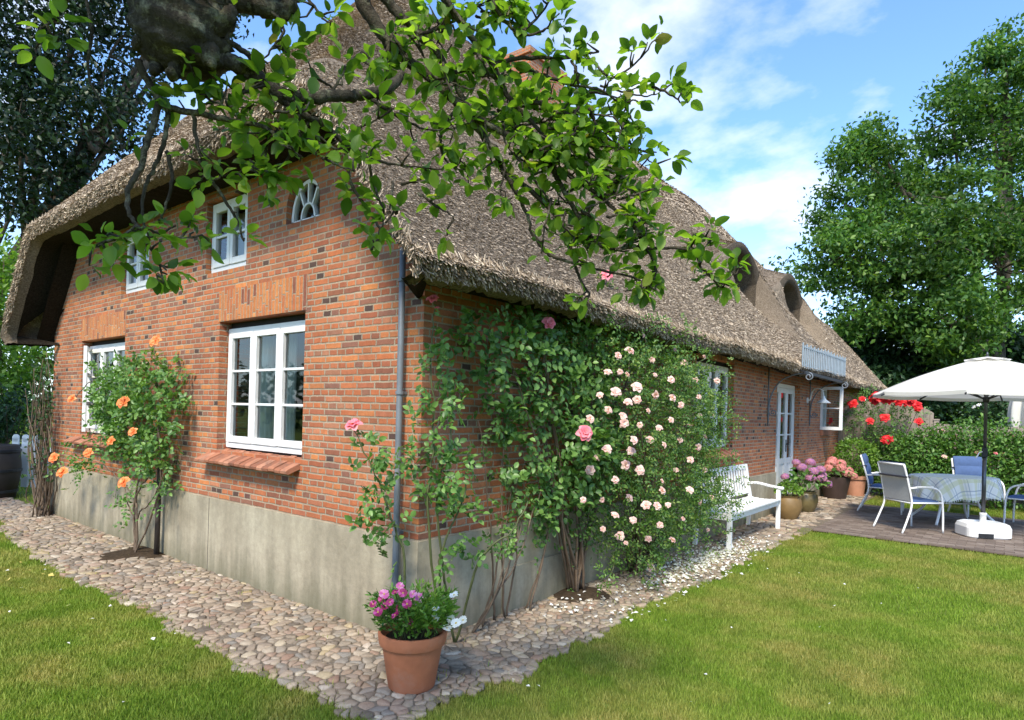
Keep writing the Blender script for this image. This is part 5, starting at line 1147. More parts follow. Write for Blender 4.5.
def cloth():
    V = []; UV = []; F = []; n = 128; rows = []
    prof = [(0.001, .741, 0), (.35, .741, 0), (.7, .741, 0), (.97, .741, 0), (1.0, .737, 0), (1.012, .722, .1), (1.03, .66, .5), (1.05, .55, .8), (1.085, .41, 1.0)]
    for pi_, (k, z, wv) in enumerate(prof):
        for i in range(n):
            a = 2 * PI * i / n; f = wv * (.030 * math.sin(11 * a + .5) + .018 * math.sin(19 * a + 2) + .012 * math.sin(5 * a)); hem = (-.035 * math.sin(2 * a + .6) - .012 * math.sin(11 * a)) * wv
            V.append(((.655 * k + f) * math.cos(a), (.475 * k + f) * math.sin(a), z + hem)); s = k + max(0, (.737 - z)) * 1.5; UV.append((.735 * s * math.cos(a), .495 * s * math.sin(a)))
    for p in range(len(prof) - 1):
        for i in range(n): F.append((p * n + i, p * n + (i + 1) % n, (p + 1) * n + (i + 1) % n, (p + 1) * n + i))
    me = bpy.data.meshes.new('tablecloth'); me.from_pydata(V, [], F); me.update(); ul = me.uv_layers.new(name='UVMap')
    for l in me.loops: ul.data[l.index].uv = UV[l.vertex_index]
    o = link_mesh('tablecloth', me, plaid(), None, True); o.location = TC; o.rotation_euler = (0, 0, TR)
    tag(o, 'pale checked yellow and blue tablecloth hanging over the oval garden table', 'tablecloth')
    fr = MB()
    for i in range(0, n):
        p = V[(len(prof) - 1) * n + i]; fr.bar(p, (p[0] * 1.004, p[1] * 1.004, p[2] - .028), .012, .003, (p[0], p[1], 0))
    tag(fr.build('fringe', M['curtain'], o), kind='stuff'); return o
cloth()
# parasol ------------------------------------------------------------------
PB = np.array([2.87, 8.20, .024])
pa = thing('garden_parasol', 'open cream parasol on a dark pole standing beside the patio table', 'parasol', PB)
cv_ = MB(); n = 8; a0 = math.atan2(-FW[1], -FW[0]); rows = []; Rr, zt, zr = 1.45, 2.52, 2.02
for j in range(9):
    t = j / 8; row = []
    for i in range(n * 8 + 1):
        k = i / 8; kk = math.floor(k); fr_ = k - kk; aa = a0 + kk * 2 * PI / n; ab = aa + 2 * PI / n
        pA = np.array([math.cos(aa), math.sin(aa)]); pB = np.array([math.cos(ab), math.sin(ab)]); q = (pA * (1 - fr_) + pB * fr_) * Rr * (.07 + .93 * t); sag = -.055 * math.sin(PI * fr_) * t ** 1.2
        z = zr + (zt - zr) * (1 - t) + .045 * math.sin(PI * t) + sag + (.035 * math.sin(PI * fr_) if j == 8 else 0); row.append((q[0], q[1], z))
    rows.append(row)
cv_.grid([r for r in rows]); cano = cv_.build('canopy', M['canvas'], pa, True)
hem = MB(); hem.grid([rows[-1], [(p[0] * 1.0, p[1] * 1.0, p[2] - .05) for p in rows[-1]]]); hem.build('hem', M['canvas'], cano)
cp = MB(); rows = []
for j in range(4):
    t = j / 3; rows.append([((math.cos(a) * (.02 + .25 * t)), (math.sin(a) * (.02 + .25 * t)), 2.55 - .05 * t + .012 * math.sin(8 * (a - a0)) * t) for a in np.linspace(a0, a0 + 2 * PI, 49)])
cp.grid(rows); cp.build('vent_cap', M['canvas'], cano, True)
pl_ = MB(); pl_.tube([(0, 0, .2), (0, 0, 1.2)], .026, 12); pl_.tube([(0, 0, 1.2), (0, 0, 2.56)], .021, 12); pl_.tube([(0, 0, 2.56), (0, 0, 2.62)], [.02, .008], 8); pl_.build('pole', worn('grey_pole', (.10, .105, .115), .1, .35, 7, .7, .02), pa, True)
ck = MB(); ck.box((-.035, -.04, 1.12), (.035, .04, 1.26)); cko = ck.build('crank_box', M['iron'], pa, bevel=.01); hk = MB(); hk.tube([(-.03, -.04, 1.2), (-.06, -.08, 1.19), (-.085, -.10, 1.13), (-.10, -.13, 1.12)], .009, 7); hk.build('crank_handle', M['whitemetal'], cko, True)
for i in range(8):
    a = a0 + i * 2 * PI / 8; rb_ = MB(); c, s = math.cos(a), math.sin(a); rb_.bar((.03 * c, .03 * s, 2.475), (1.49 * c, 1.49 * s, 1.965), .016, .02); rb_.bar((.03 * c, .03 * s, 1.95), (.72 * c, .72 * s, 2.255), .012, .014); rb_.build('rib', M['iron'], pa)
hb_ = MB(); hb_.tube([(0, 0, 1.9), (0, 0, 1.98)], .04, 10); hb_.build('runner', M['iron'], pa, True)
pbs = thing('parasol_base', 'white plastic parasol foot with a dark grip recess on the paving', 'parasol base', PB, YAW + R_(-8))
def rsq(w_, d_, r, z, cut=0.0): 
    out = []
    for cx0, cy0, s in ((w_ - r, d_ - r, 0), (-w_ + r, d_ - r, 1), (-w_ + r, -d_ + r, 2), (w_ - r, -d_ + r, 3)):
        for k in range(6): a = (s + k / 5) * PI / 2; out.append((cx0 + r * math.cos(a), cy0 + r * math.sin(a), z))
    return out
b = MB(); lay = [rsq(.27, .21, .10, 0), rsq(.29, .225, .10, .02), rsq(.29, .225, .10, .14), rsq(.27, .205, .09, .19), rsq(.23, .17, .08, .21), rsq(.22, .16, .08, .21), rsq(.20, .14, .07, .195), rsq(.06, .06, .05, .20)]
for A, B_ in zip(lay[:-1], lay[1:]):
    k = len(A)
    for i in range(k): b.face([A[i], A[(i + 1) % k], B_[(i + 1) % k], B_[i]])
b.face(lay[-1]); b.build('tank', M['plastic'], pbs, auto=30)
b = MB(); b.lathe([(.055, .17), (.05, .20), (.04, .22), (.038, .30), (.045, .305), (.045, .335), (.032, .34)], 16); b.build('sleeve', M['plastic'], pbs, True)
b = MB(); b.box((-.19, -.229, .0), (.03, -.19, .085)); b.build('grip_recess', M['iron'], pbs, bevel=.012)
# second, folded parasol at the right edge
p2 = dep(1016, 470, 13.2); P2 = np.array([p2[0], p2[1], 0]); pf = thing('garden_parasol', 'folded white parasol standing behind the hedge at the right edge', 'parasol', P2)
b = MB(); b.tube([(0, 0, 0), (0, 0, 2.5)], .022, 8); b.build('pole', M['guard'], pf, True)
b = MB(); rows = []
for j in range(9):
    t = j / 8; r = .05 + .20 * math.sin(PI * min(1, t * .8 + .1)) ** 1.0; rows.append([(.14 + r * (1 + .28 * math.sin(7 * a)) * math.cos(a), r * (1 + .28 * math.sin(7 * a)) * math.sin(a), 2.55 - 1.45 * t) for a in np.linspace(0, 2 * PI, 57)])
b.grid(rows); b.build('folded_canopy', M['canvas'], pf, True)
# wall lamp
wl2 = thing('wall_lamp', 'white gooseneck wall lamp with a bell shade between the door and the far window', 'lamp', (0, 10.32, 2.0))
b = MB(); b.lathe([(.0, .0), (.055, .0), (.055, .02), (.0, .03)], 16); b.build('wall_plate', M['white'], wl2).rotation_euler = (0, R_(90), 0)
b = MB(); b.tube(spline([(.02, 0, 0), (.06, 0, .02), (.075, 0, .12), (.12, 0, .215), (.20, 0, .235), (.275, 0, .19), (.295, 0, .08)], 6), .013, 8); b.build('arm', M['white'], wl2, True)
b = MB(); b.lathe([(.025, .09), (.035, .05), (.05, .02), (.12, -.035), (.135, -.05), (.13, -.052), (.04, .005), (.0, .01)], 24, (.295, 0, 0)); b.build('lamp_shade', M['white'], wl2, True)
# vase and curtains behind the near window
v_ = MB(); v_.lathe([(0, 0), (.06, 0), (.085, .06), (.095, .15), (.07, .24), (.035, .285), (.03, .31), (.0, .31)], 20); vo = v_.build('vase', M['porcelain'], None, True); vo.location = (-1.53, .26, 1.30); tag(vo, 'rounded white vase standing inside the right pane of the large gable window', 'vase')
def curtain(u0, u1, z0, z1, d, label, axis=0, n=60, amp=.022, fr=9):
    b = MB(); P = (lambda u, z, q: (u, q, z)) if axis == 0 else (lambda u, z, q: (-q, u, z)); us = np.linspace(u0, u1, n)
    b.grid([[P(u, z, d + amp * math.sin(fr * 2 * PI * (u - u0) / (u1 - u0)) * (1 - .35 * (z - z0) / (z1 - z0))) for z in np.linspace(z0, z1, 5)] for u in us]); o = b.build('curtain', M['curtain'], None, True); return tag(o, label, 'curtain', 'curtains hanging inside the windows')
curtain(-2.80, -2.30, 1.22, 2.36, .32, 'pale curtain gathered behind the left pane of the large gable window', fr=6)
curtain(-2.24, -2.02, 1.22, 2.36, .33, 'pale curtain hanging behind the middle pane of the large gable window', fr=4, amp=.018)
curtain(-6.1, -5.1, 1.22, 2.36, .33, 'pale curtain behind the far ground-floor gable window')
curtain(-3.1, -2.82, 2.93, 3.56, .3, 'pale curtain in the upper gable window nearest the fan window', fr=4)
curtain(-5.2, -4.5, 2.93, 3.56, .3, 'pale curtain in the far upper gable window', fr=6)
curtain(5.55, 6.12, 1.22, 2.36, .33, 'pale curtain behind the window above the white bench', 1, fr=6)
sb = MB(); sb.box((-2.81, .19, 1.20), (-1.41, .42, 1.292)); sb.build('window_board', M['white'], W_near)

# ================================================================== FENCE, HEDGE, TREES
fn = thing('board_fence', 'weathered pale board fence with a curved top behind the red rose', 'fence', (0.1, 13.25, 0))
def fence_panel(x0, x1, topf, w_=.12):
    b = MB(); x = x0
    while x < x1 - .02:
        xe = min(x + w_, x1); dz = random.uniform(-.006, .006); za, zb = topf(x) + dz, topf(xe) + dz; d = random.uniform(-.004, .004); q = [(x + .003, d, .05), (xe - .003, d, .05), (xe - .003, d, zb), (x + .003, d, za)]; r = [(p[0], p[1] + .022, p[2]) for p in q]
        b.face(q); b.face(r[::-1])
        for i in range(4): b.face([q[i], r[i], r[(i + 1) % 4], q[(i + 1) % 4]])
        x = xe
    return b.build('board_panel', M['fence'], fn)
fence_panel(.0, 1.75, lambda x: 1.78 + .36 * math.sin(PI * min(1, (x + .05) / 1.85)) ** .8); fence_panel(1.85, 3.4, lambda x: 1.62 - .06 * math.sin(PI * (x - 1.85) / 1.55)); fence_panel(3.5, 4.9, lambda x: 1.58 - .06 * math.sin(PI * (x - 3.5) / 1.4))
for x in (-.05, 1.8, 3.45, 4.95): b = MB(); b.box((x - .045, -.02, 0), (x + .045, .07, 1.68)); b.box((x - .055, -.03, 1.68), (x + .055, .08, 1.71)); b.build('post', M['fence'], fn)
rr2 = thing('climbing_rose', 'red climbing rose heaped along the top of the curved board fence', 'rose bush', (.5, 12.95, 0))
H12 = lambda px, py, y=12.8: on(px, py, 1, y)
pols = [(842, 402), (860, 388), (890, 390), (922, 398), (925, 412), (905, 425), (900, 470), (880, 480), (862, 470), (868, 440), (860, 425), (850, 440), (842, 420)]
pw = [(on(x, y, 1, 12.85)[0], on(x, y, 1, 12.85)[2]) for x, y in pols]; p = sample_poly(pw, 420); P = np.stack([p[:, 0], 13.1 - rng.uniform(0, .5, 420), p[:, 1]], 1)
a_, b_, c_, d_ = compound(P, rdir(420), unit(rng.normal(size=P.shape) * .6 + np.array([.2, -.8, .5])), np.full(420, .14), .06); leafobj('foliage', [leafcloud(a_, b_, c_, d_, .66, False)], M['leaf_rose'], rr2)
pth = []
for i in range(9): e = P[i * 30]; b0 = np.array([.5 + rng.normal() * .1, 12.95, 0]); pth.append([b0, (b0 + e) / 2 + rng.normal(size=3) * .1, e])
stems(rr2, pth, .014, .004, 'stem_brown')
for (x, y, s) in [(872, 398, .9), (877, 396, 1.1), (882, 399, 1.1), (887, 396, 1.0), (891, 400, 1.1), (896, 398, .9), (900, 402, 1.1), (905, 398, .9), (908, 402, 1.1), (913, 403, 1.1), (917, 405, .9), (912, 399, .8), (884, 394, .8), (875, 402, .8), (893, 396, .8), (853, 404, 1.1), (885, 418, 1.05), (870, 421, .85), (888, 439, 1.1), (884, 440, .9), (919, 422, .9), (918, 408, .9), (829, 421, .9), (862, 399, .7)]:
    put_bloom('rose_bloom', ROSE_RED, rr2, H12(x, y, 12.55 + rng.normal() * .08) if x > 845 else H12(x, y, 12.3), (.1 + rng.normal() * .3, -.8, .5), s * 1.4)
def bush(name, label, cat, blobs, base, nleaf, leaf, mleaf, group=None, blooms=None, ratio=.6, hi=False, stemn=12, shell=.55):
    o = thing(name, label, cat, base, 0, group); C_ = np.array([b[0] for b in blobs], float); Rd = np.array([b[1] for b in blobs], float).reshape(len(blobs), -1)
    if Rd.shape[1] == 1: Rd = np.repeat(Rd, 3, axis=1)
    pr = Rd.prod(axis=1) ** .66; pr /= pr.sum(); nc = max(8, nleaf // 14); bi = rng.choice(len(blobs), nc, p=pr); u = rdir(nc); cc = C_[bi] + u * Rd[bi] * (rng.uniform(shell, 1.0, (nc, 1)) ** .6)
    P = np.repeat(cc, 14, axis=0) + rng.normal(size=(nc * 14, 3)) * leaf * 1.5; U_ = np.repeat(u, 14, axis=0); P[:, 2] = np.maximum(P[:, 2], .03)
    D = unit(U_ * .6 + rng.normal(size=P.shape) * .7 + np.array([0, 0, -.1])); Nn = unit(U_ * .5 + rng.normal(size=P.shape) * .5 + np.array([0, 0, .6])); leafobj('foliage', [leafcloud(P, D, Nn, leaf * rng.uniform(.6, 1.25, len(P)), ratio, hi)], M[mleaf], o)
    mb = MB()
    for i in range(stemn): e = cc[rng.integers(nc)]; b0 = np.array(base, float) + rng.normal(size=3) * np.array([.12, .12, 0]); mb.tube(rel(o, spline([b0, (b0 + e) / 2 + rng.normal(size=3) * .08, e], 3)), [.018] * 2 + [.01] * 2 + [.006] * 3, 5)
    mb.build('stem', M['stem_brown'], o, True)
    if blooms:
        nb, meshes, sc = blooms; k = 0
        for t in range(nb * 12):
            i = rng.integers(nc); 
            if (u[i] @ np.array([.45, -.8, .4])) > .35 and k < nb: put_bloom('bloom', meshes, o, C_[bi[i]] + u[i] * Rd[bi[i]] * 1.04, u[i] + np.array([0, -.2, .2]), sc * rng.uniform(.7, 1.2)); k += 1
    return o
HG = 'shrub roses behind the patio'
bush('shrub_rose', 'dark green shrub between the potted shrub and the red rose', 'shrub', [((1.25, 12.75, .55), (.4, .35, .55)), ((1.1, 12.9, 1.05), (.4, .3, .45)), ((1.35, 12.6, .35), (.35, .35, .4))], (1.25, 12.75, 0), 3400, .075, 'leaf_rose', HG, (3, ROSE_RED, .8))
bush('shrub_rose', 'leafy shrub with pale blooms behind the leftmost garden chair', 'shrub', [((1.75, 12.1, .55), (.6, .45, .6)), ((1.7, 12.3, 1.0), (.5, .4, .5)), ((2.0, 12.3, .9), (.45, .4, .55))], (1.75, 12.2, 0), 5400, .08, 'leaf_hedge', HG, (9, ROSE_PALE, 1.3))
bush('shrub_rose', 'bright green shrub with small pink blooms behind the middle of the table', 'shrub', [((2.7, 12.2, .6), (.65, .5, .62)), ((2.6, 12.4, 1.25), (.6, .45, .45)), ((3.0, 12.4, 1.05), (.55, .45, .5))], (2.7, 12.3, 0), 6200, .08, 'leaf_hedge', HG, (8, ROSE_PINK, .85))
bush('shrub_rose', 'rounded green shrub behind the parasol pole with scattered pink blooms', 'shrub', [((3.75, 12.2, .6), (.62, .5, .6)), ((3.7, 12.4, 1.1), (.55, .45, .45)), ((4.05, 12.2, .8), (.5, .45, .5))], (3.75, 12.3, 0), 6000, .08, 'leaf_hedge', HG, (7, ROSE_PINK, .85))
bush('shrub_rose', 'tall bright shrub at the right edge below the folded parasol', 'shrub', [((4.75, 12.1, .6), (.65, .5, .62)), ((4.9, 12.2, 1.15), (.6, .45, .5)), ((5.3, 12.1, .9), (.6, .5, .6))], (4.8, 12.2, 0), 6000, .08, 'leaf_hedge', HG, (6, ROSE_PINK, .85))
bush('shrub_rose', 'green shrub just outside the right edge continuing the hedge', 'shrub', [((6.3, 12.0, .7), (.8, .6, .7)), ((6.8, 12.2, 1.0), (.6, .5, .6))], (6.4, 12.0, 0), 1500, .1, 'leaf_hedge', HG)
WB = [daisy_mesh('white_blossom', .06, M['p_white'], 6, 3)]
bush('flowering_shrub', 'tall dark shrub dotted with white blossom behind the fence and parasol', 'shrub', [((4.2, 16.2, 1.5), (1.3, .8, 1.3)), ((5.6, 16.4, 1.7), (1.3, .9, 1.3)), ((3.0, 16.4, 1.3), (1.1, .8, 1.2))], (4.3, 16.3, 0), 9000, .10, 'leaf_conifer', None, (70, WB, 1.0))
bush('flowering_shrub', 'dark shrub with white blossom beside the folded parasol', 'shrub', [((7.0, 16.2, 1.5), (1.3, .9, 1.4)), ((8.3, 16, 1.3), (1.2, .9, 1.3))], (7.3, 16.2, 0), 6000, .10, 'leaf_conifer', None, (25, WB, 1.0))
def PB_(lst): return [(tuple(dep(x, y, D)), r / FPX * D) for x, y, r, D in lst]
tree('broadleaf_tree', 'large broad green tree with an open crown behind the far end of the roof', tuple(dep(1010, 440, 20) * np.array([1, 1, 0])), PB_([(866, 165, 36, 20), (846, 205, 38, 20), (830, 262, 38, 19), (880, 250, 55, 19), (915, 185, 42, 21), (952, 120, 40, 20), (985, 75, 38, 20), (1015, 135, 55, 20), (965, 205, 55, 19), (915, 300, 55, 19), (1000, 270, 60, 19), (862, 312, 34, 19), (1065, 100, 70, 21), (1075, 220, 90, 21), (950, 325, 50, 18), (935, 240, 45, 18), (870, 128, 16, 20), (1005, 45, 22, 20)]), 1150, 66, .165, 'leaf_tree', .34, clump_r=.46, flat=.75, lean=(.5, .2), shell=.35)
tree('evergreen_tree', 'dense dark evergreen filling the gap below the large tree', tuple(dep(905, 440, 21.5) * np.array([1, 1, 0])), PB_([(850, 352, 34, 21), (890, 350, 42, 21), (935, 362, 42, 21), (985, 360, 46, 21), (1030, 370, 50, 21), (870, 388, 34, 20), (920, 400, 40, 20), (980, 405, 40, 20)]), 520, 60, .19, 'leaf_conifer', .25, clump_r=.5, group=None)
tree('evergreen_tree', 'dark evergreen outside the right edge of the photo', (14, 17, 0), [((14, 17, 2.2), 2.0), ((14, 17, 4.2), 1.6), ((14, 17, 6), 1.0)], 160, 50, .22, 'leaf_conifer', .22, clump_r=.5)
# left: tall dark tree over the house corner, bright shrub below, bin and gate
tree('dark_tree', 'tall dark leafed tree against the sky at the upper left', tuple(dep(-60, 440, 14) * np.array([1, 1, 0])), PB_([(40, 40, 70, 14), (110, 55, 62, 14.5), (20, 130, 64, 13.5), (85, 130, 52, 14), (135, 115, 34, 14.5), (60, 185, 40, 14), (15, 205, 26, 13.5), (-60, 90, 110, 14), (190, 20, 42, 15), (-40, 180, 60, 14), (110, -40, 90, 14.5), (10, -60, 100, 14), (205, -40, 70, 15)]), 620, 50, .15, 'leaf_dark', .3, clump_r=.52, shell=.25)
bush('garden_shrub', 'bright yellow green leafy tree like shrub at the left edge beyond the gable', 'shrub', PB_([(12, 290, 34, 12.5), (18, 345, 38, 12.5), (-25, 310, 50, 12.5), (8, 395, 36, 12.5), (-35, 390, 60, 12.5), (5, 262, 20, 12.5)]), tuple(dep(5, 470, 12.5) * np.array([1, 1, 0])), 9000, .12, 'leaf_light', shell=.4)
bush('garden_shrub', 'darker green shrub at the left edge behind the bin', 'shrub', PB_([(22, 410, 22, 11.3), (0, 425, 22, 11.3), (-25, 420, 30, 11.3)]), tuple(dep(5, 480, 11.3) * np.array([1, 1, 0])), 2600, .09, 'leaf_conifer')
bp = dep(-4, 493, 10.3); bn = thing('rain_barrel', 'dark wooden rain barrel at the left edge of the cobbles', 'barrel', (bp[0] - .05, bp[1], 0))
MB().lathe([(0, .01), (.27, .0), (.33, .35), (.34, .5), (.31, .85), (.29, .86), (.28, .8), (0, .78)], 28).build('body', M['wooddark'], bn, True)
b = MB(); [b.lathe([(r, z), (r + .012, z + .005), (r + .012, z + .045), (r, z + .05)], 28) for z, r in ((.08, .288), (.42, .337), (.74, .322))]; b.build('hoop', M['iron'], bn)
gp_ = dep(27, 487, 10.6); gt = thing('picket_gate', 'small white wooden gate with a carved board beyond the gable corner', 'gate', (gp_[0] - .1, gp_[1] + .1, 0), R_(30))
for i in range(5):
    b = MB(); x = -.42 + i * .19; b.box((x, 0, .12), (x + .13, .022, .95)); b.tube([(x + .065, 0, .95), (x + .065, .022, .95)], .065, 14); b.build('picket', M['white'], gt)
b = MB(); b.box((-.45, .022, .25), (.5, .05, .33)); b.box((-.45, .022, .72), (.5, .05, .80)); b.build('rail', M['white'], gt); b = MB(); b.box((.52, -.04, 0), (.62, .06, 1.12)); b.build('gate_post', M['white'], gt)
# unseen dark tree, added to shade the left of the lawn and gable
tree('dark_tree', 'unseen dark leafed tree added left of the view to shade lawn and gable', (-9.0, -6.2, 0), [((-8.7, -5.8, 6.2), 1.7), ((-7.6, -5.0, 7.2), 1.3), ((-10.0, -5.2, 6.8), 1.9), ((-8.6, -4.6, 8.0), 1.4), ((-9.6, -7.2, 7.2), 1.8)], 420, 50, .14, 'leaf_dark', .28, clump_r=.5)
# distant wood all round
wp = []
for a in np.linspace(0, 2 * PI, 60, endpoint=False):
    r = 42 + rng.uniform(-5, 8); c = np.array([r * math.cos(a), 5 + r * math.sin(a), 0]); h = rng.uniform(3.2, 6.5); n = 420; u = rdir(n); P = c + np.array([0, 0, h * .5]) + u * np.array([3.4, 3.4, h * .55]) * rng.uniform(.5, 1, (n, 1)); P[:, 2] = np.maximum(P[:, 2], .1); wp.append(leafcloud(P, rdir(n), unit(u + rng.normal(size=u.shape) * .5), .6 * rng.uniform(.6, 1.3, n), .6, False))
tag(leafobj('distant_wood', wp, M['leaf_conifer'], None), kind='stuff')
# ================================================================== FOREGROUND APPLE TREE
AB = CAM + RT * -2.55 + FW * -.35; AB[2] = 0
at = thing('apple_tree', 'old apple tree whose gnarled limb and leafy branches hang across the top of the photo', 'tree', AB)
d = dep
K = d(188, 8, 1.75)
mbt = MB()
def limb(pts, r, n=12, wob=0.0, seg=7):
    s = spline(pts, seg); rs = np.interp(np.linspace(0, 1, len(s)), np.linspace(0, 1, len(r)), r); s = [q + rng.normal(size=3) * wob for q in s]; mbt.tube(rel(at, s), list(rs), n); return s
trk = [AB, AB + np.array([.05, .03, .9]), AB + RT * .12 + np.array([0, 0, 1.8]), AB + RT * .35 + FW * .2 + np.array([0, 0, 2.75]), AB + RT * .85 + FW * .55 + np.array([0, 0, 3.2]), d(196, -130, 1.72)]
limb(trk, [.21, .17, .16, .15, .14, .13], 16, .008)
# burr: the swollen pollarded end that hangs into view
def gnarl(pts, r, n=40, seg=12):
    s = spline(pts, seg); rs = np.interp(np.linspace(0, 1, len(s)), np.linspace(0, 1, len(r)), r); b = len(mbt.V); mbt.tube(rel(at, s), list(rs), n)
    A0 = np.array(at.location)
    for i, p in enumerate(s):
        for k in range(n):
            q = np.array(mbt.V[b + i * n + k]); c = np.array(p) - A0; v = q - c; w_ = 1 + .10 * math.sin(23 * q[2] + 17 * q[0] + 3) * math.sin(19 * q[1] - 11 * q[2]) + .07 * math.sin(47 * q[0] + 31 * q[2]) * math.sin(53 * q[1] + 1) + .05 * math.sin(101 * q[2] + 60 * q[0]) + rng.normal() * .022
            mbt.V[b + i * n + k] = tuple(c + v * w_)
gnarl([d(196, -130, 1.72), d(190, -50, 1.75), d(186, 0, 1.75), d(181, 40, 1.74), d(178, 62, 1.74), d(177, 71, 1.74), d(177, 75, 1.74)], [.135, .122, .135, .125, .095, .045, .006])
for (x, y, r) in ((143, 42, .022), (224, 22, .026), (150, 62, .018), (207, 60, .03), (168, 72, .016)): c = d(x, y, 1.70 + rng.normal() * .02); limb([c + rng.normal(size=3) * .02, c + rng.normal(size=3) * .012, d(188, 25, 1.75)], [.012, r, r * 1.2], 9, .004, 4)
limb([d(214, 30, 1.72), d(226, 18, 1.70), d(231, 10, 1.70)], [.03, .022, .018], 8, .002, 4)
# main limbs overhead
limb([AB + RT * .85 + FW * .55 + np.array([0, 0, 3.2]), d(300, -120, 1.9), d(345, -45, 2.0), d(372, 20, 2.05), d(398, 52, 2.08), d(432, 78, 2.1), d(465, 112, 2.12), d(490, 145, 2.15), d(506, 175, 2.15), d(524, 205, 2.18), d(533, 235, 2.2)], [.08, .05, .032, .022, .019, .017, .015, .013, .010, .007, .004], 10, .003)
limb([d(340, -60, 1.98), d(388, 2, 2.02), d(412, 26, 2.05), d(436, 52, 2.08), d(452, 80, 2.1), d(476, 118, 2.12)], [.022, .017, .015, .013, .010, .007], 9, .003)
limb([d(186, -20, 1.75), d(222, -2, 1.78), d(258, 4, 1.8), d(283, 11, 1.83), d(300, -15, 1.86), d(340, -60, 1.98)], [.035, .03, .028, .025, .022, .03], 9, .003)
limb([d(200, 52, 1.75), d(222, 60, 1.77), d(240, 66, 1.78), d(262, 82, 1.80), d(285, 95, 1.82), d(310, 98, 1.84), d(340, 96, 1.87), d(368, 94, 1.9), d(392, 86, 1.92), d(402, 72, 1.98)], [.03, .024, .022, .021, .020, .018, .017, .016, .018, .008], 9, .002)
twigs = []          # (path, leaf density per metre)
def twig(pts, r0, r1, dens=0, D=None):
    s = limb([d(*p) for p in pts], [r0, r1], 6, .0015, 6); twigs.append((s, dens)); return s
twig([(265, 88, 1.80), (300, 112, 1.84), (328, 128, 1.86), (350, 150, 1.88)], .014, .006, 30)
twig([(219, 38, 1.74), (245, 52, 1.78), (262, 75, 1.8), (285, 92, 1.82), (300, 118, 1.84)], .009, .004, 6)
twig([(137, 60, 1.72), (152, 88, 1.74), (168, 107, 1.75), (195, 113, 1.76), (230, 120, 1.78), (262, 127, 1.8), (285, 140, 1.8)], .012, .005, 26)
twig([(168, 107, 1.75), (167, 130, 1.76), (158, 160, 1.77), (146, 185, 1.78), (142, 215, 1.78), (150, 240, 1.78)], .008, .003, 4)
twig([(160, 100, 1.74), (148, 140, 1.74), (140, 168, 1.74), (127, 195, 1.73), (130, 215, 1.72), (138, 228, 1.72)], .010, .005, 2)
twig([(166, 150, 1.77), (172, 175, 1.78), (168, 200, 1.78), (160, 222, 1.78)], .006, .003, 8)
twig([(138, 226, 1.72), (115, 240, 1.72), (92, 248, 1.72)], .004, .002, 75)
twig([(138, 226, 1.72), (150, 248, 1.74), (160, 268, 1.75), (165, 285, 1.76)], .004, .002, 60)
twig([(145, 226, 1.76), (165, 236, 1.78), (190, 238, 1.8)], .004, .002, 60)
twig([(200, 160, 1.78), (212, 180, 1.8), (228, 205, 1.82), (238, 222, 1.84), (242, 236, 1.84)], .006, .003, 22)
twig([(195, 113, 1.76), (196, 140, 1.77), (206, 168, 1.78), (200, 160, 1.78)], .006, .004, 20)
twig([(270, 130, 1.82), (262, 160, 1.83), (240, 172, 1.83), (215, 178, 1.82)], .005, .002, 45)
twig([(310, 118, 1.85), (295, 145, 1.86), (280, 168, 1.87), (262, 182, 1.87)], .005, .002, 45)
twig([(188, 75, 1.74), (200, 92, 1.75), (222, 105, 1.76), (250, 108, 1.78)], .005, .002, 60)
twig([(210, 62, 1.75), (218, 78, 1.76), (236, 92, 1.78)], .004, .002, 45)
twig([(350, 150, 1.88), (372, 160, 1.9), (398, 165, 1.92), (430, 168, 1.95)], .006, .002, 40)
twig([(345, 148, 1.88), (352, 185, 1.9), (372, 215, 1.92), (380, 232, 1.93), (372, 250, 1.93)], .006, .003, 26)
twig([(368, 160, 1.9), (376, 190, 1.92), (384, 215, 1.94), (377, 240, 1.95)], .005, .002, 18)
twig([(372, 100, 1.9), (400, 118, 1.95), (430, 130, 2.0), (455, 128, 2.05)], .006, .002, 40)
twig([(330, 96, 1.87), (345, 70, 1.88), (362, 50, 1.9)], .005, .002, 40)
twig([(270, 10, 1.8), (285, 30, 1.8), (272, 48, 1.8), (262, 62, 1.8)], .005, .002, 45)
twig([(300, -15, 1.86), (318, 12, 1.86), (330, 25, 1.86)], .006, .002, 50)
# right hand mass
twig([(432, 78, 2.1), (470, 70, 2.12), (500, 78, 2.14), (530, 70, 2.15)], .008, .003, 45)
twig([(430, -20, 2.0), (452, 10, 2.02), (472, 38, 2.05), (492, 65, 2.1), (510, 100, 2.12), (535, 125, 2.15), (560, 160, 2.18)], .013, .006, 32)
twig([(440, -10, 2.0), (462, 22, 2.02), (472, 38, 2.05)], .008, .004, 30)
twig([(480, -30, 2.0), (500, 15, 2.04), (525, 35, 2.06), (548, 28, 2.06)], .009, .003, 45)
twig([(492, 65, 2.1), (520, 58, 2.12), (555, 58, 2.13), (580, 55, 2.14), (598, 52, 2.15)], .008, .003, 26)
twig([(560, 58, 2.13), (590, 60, 2.14), (612, 78, 2.15), (638, 60, 2.14), (655, 40, 2.12), (662, 40, 2.12)], .005, .002, 16)
twig([(600, 85, 2.15), (625, 92, 2.15), (648, 96, 2.15), (665, 90, 2.15)], .004, .0015, 20)
twig([(535, 72, 2.14), (570, 85, 2.15), (600, 90, 2.15), (625, 108, 2.16), (634, 128, 2.16)], .006, .002, 40)
twig([(510, 100, 2.12), (545, 105, 2.14), (580, 120, 2.15), (605, 135, 2.16), (620, 150, 2.17)], .008, .003, 46)
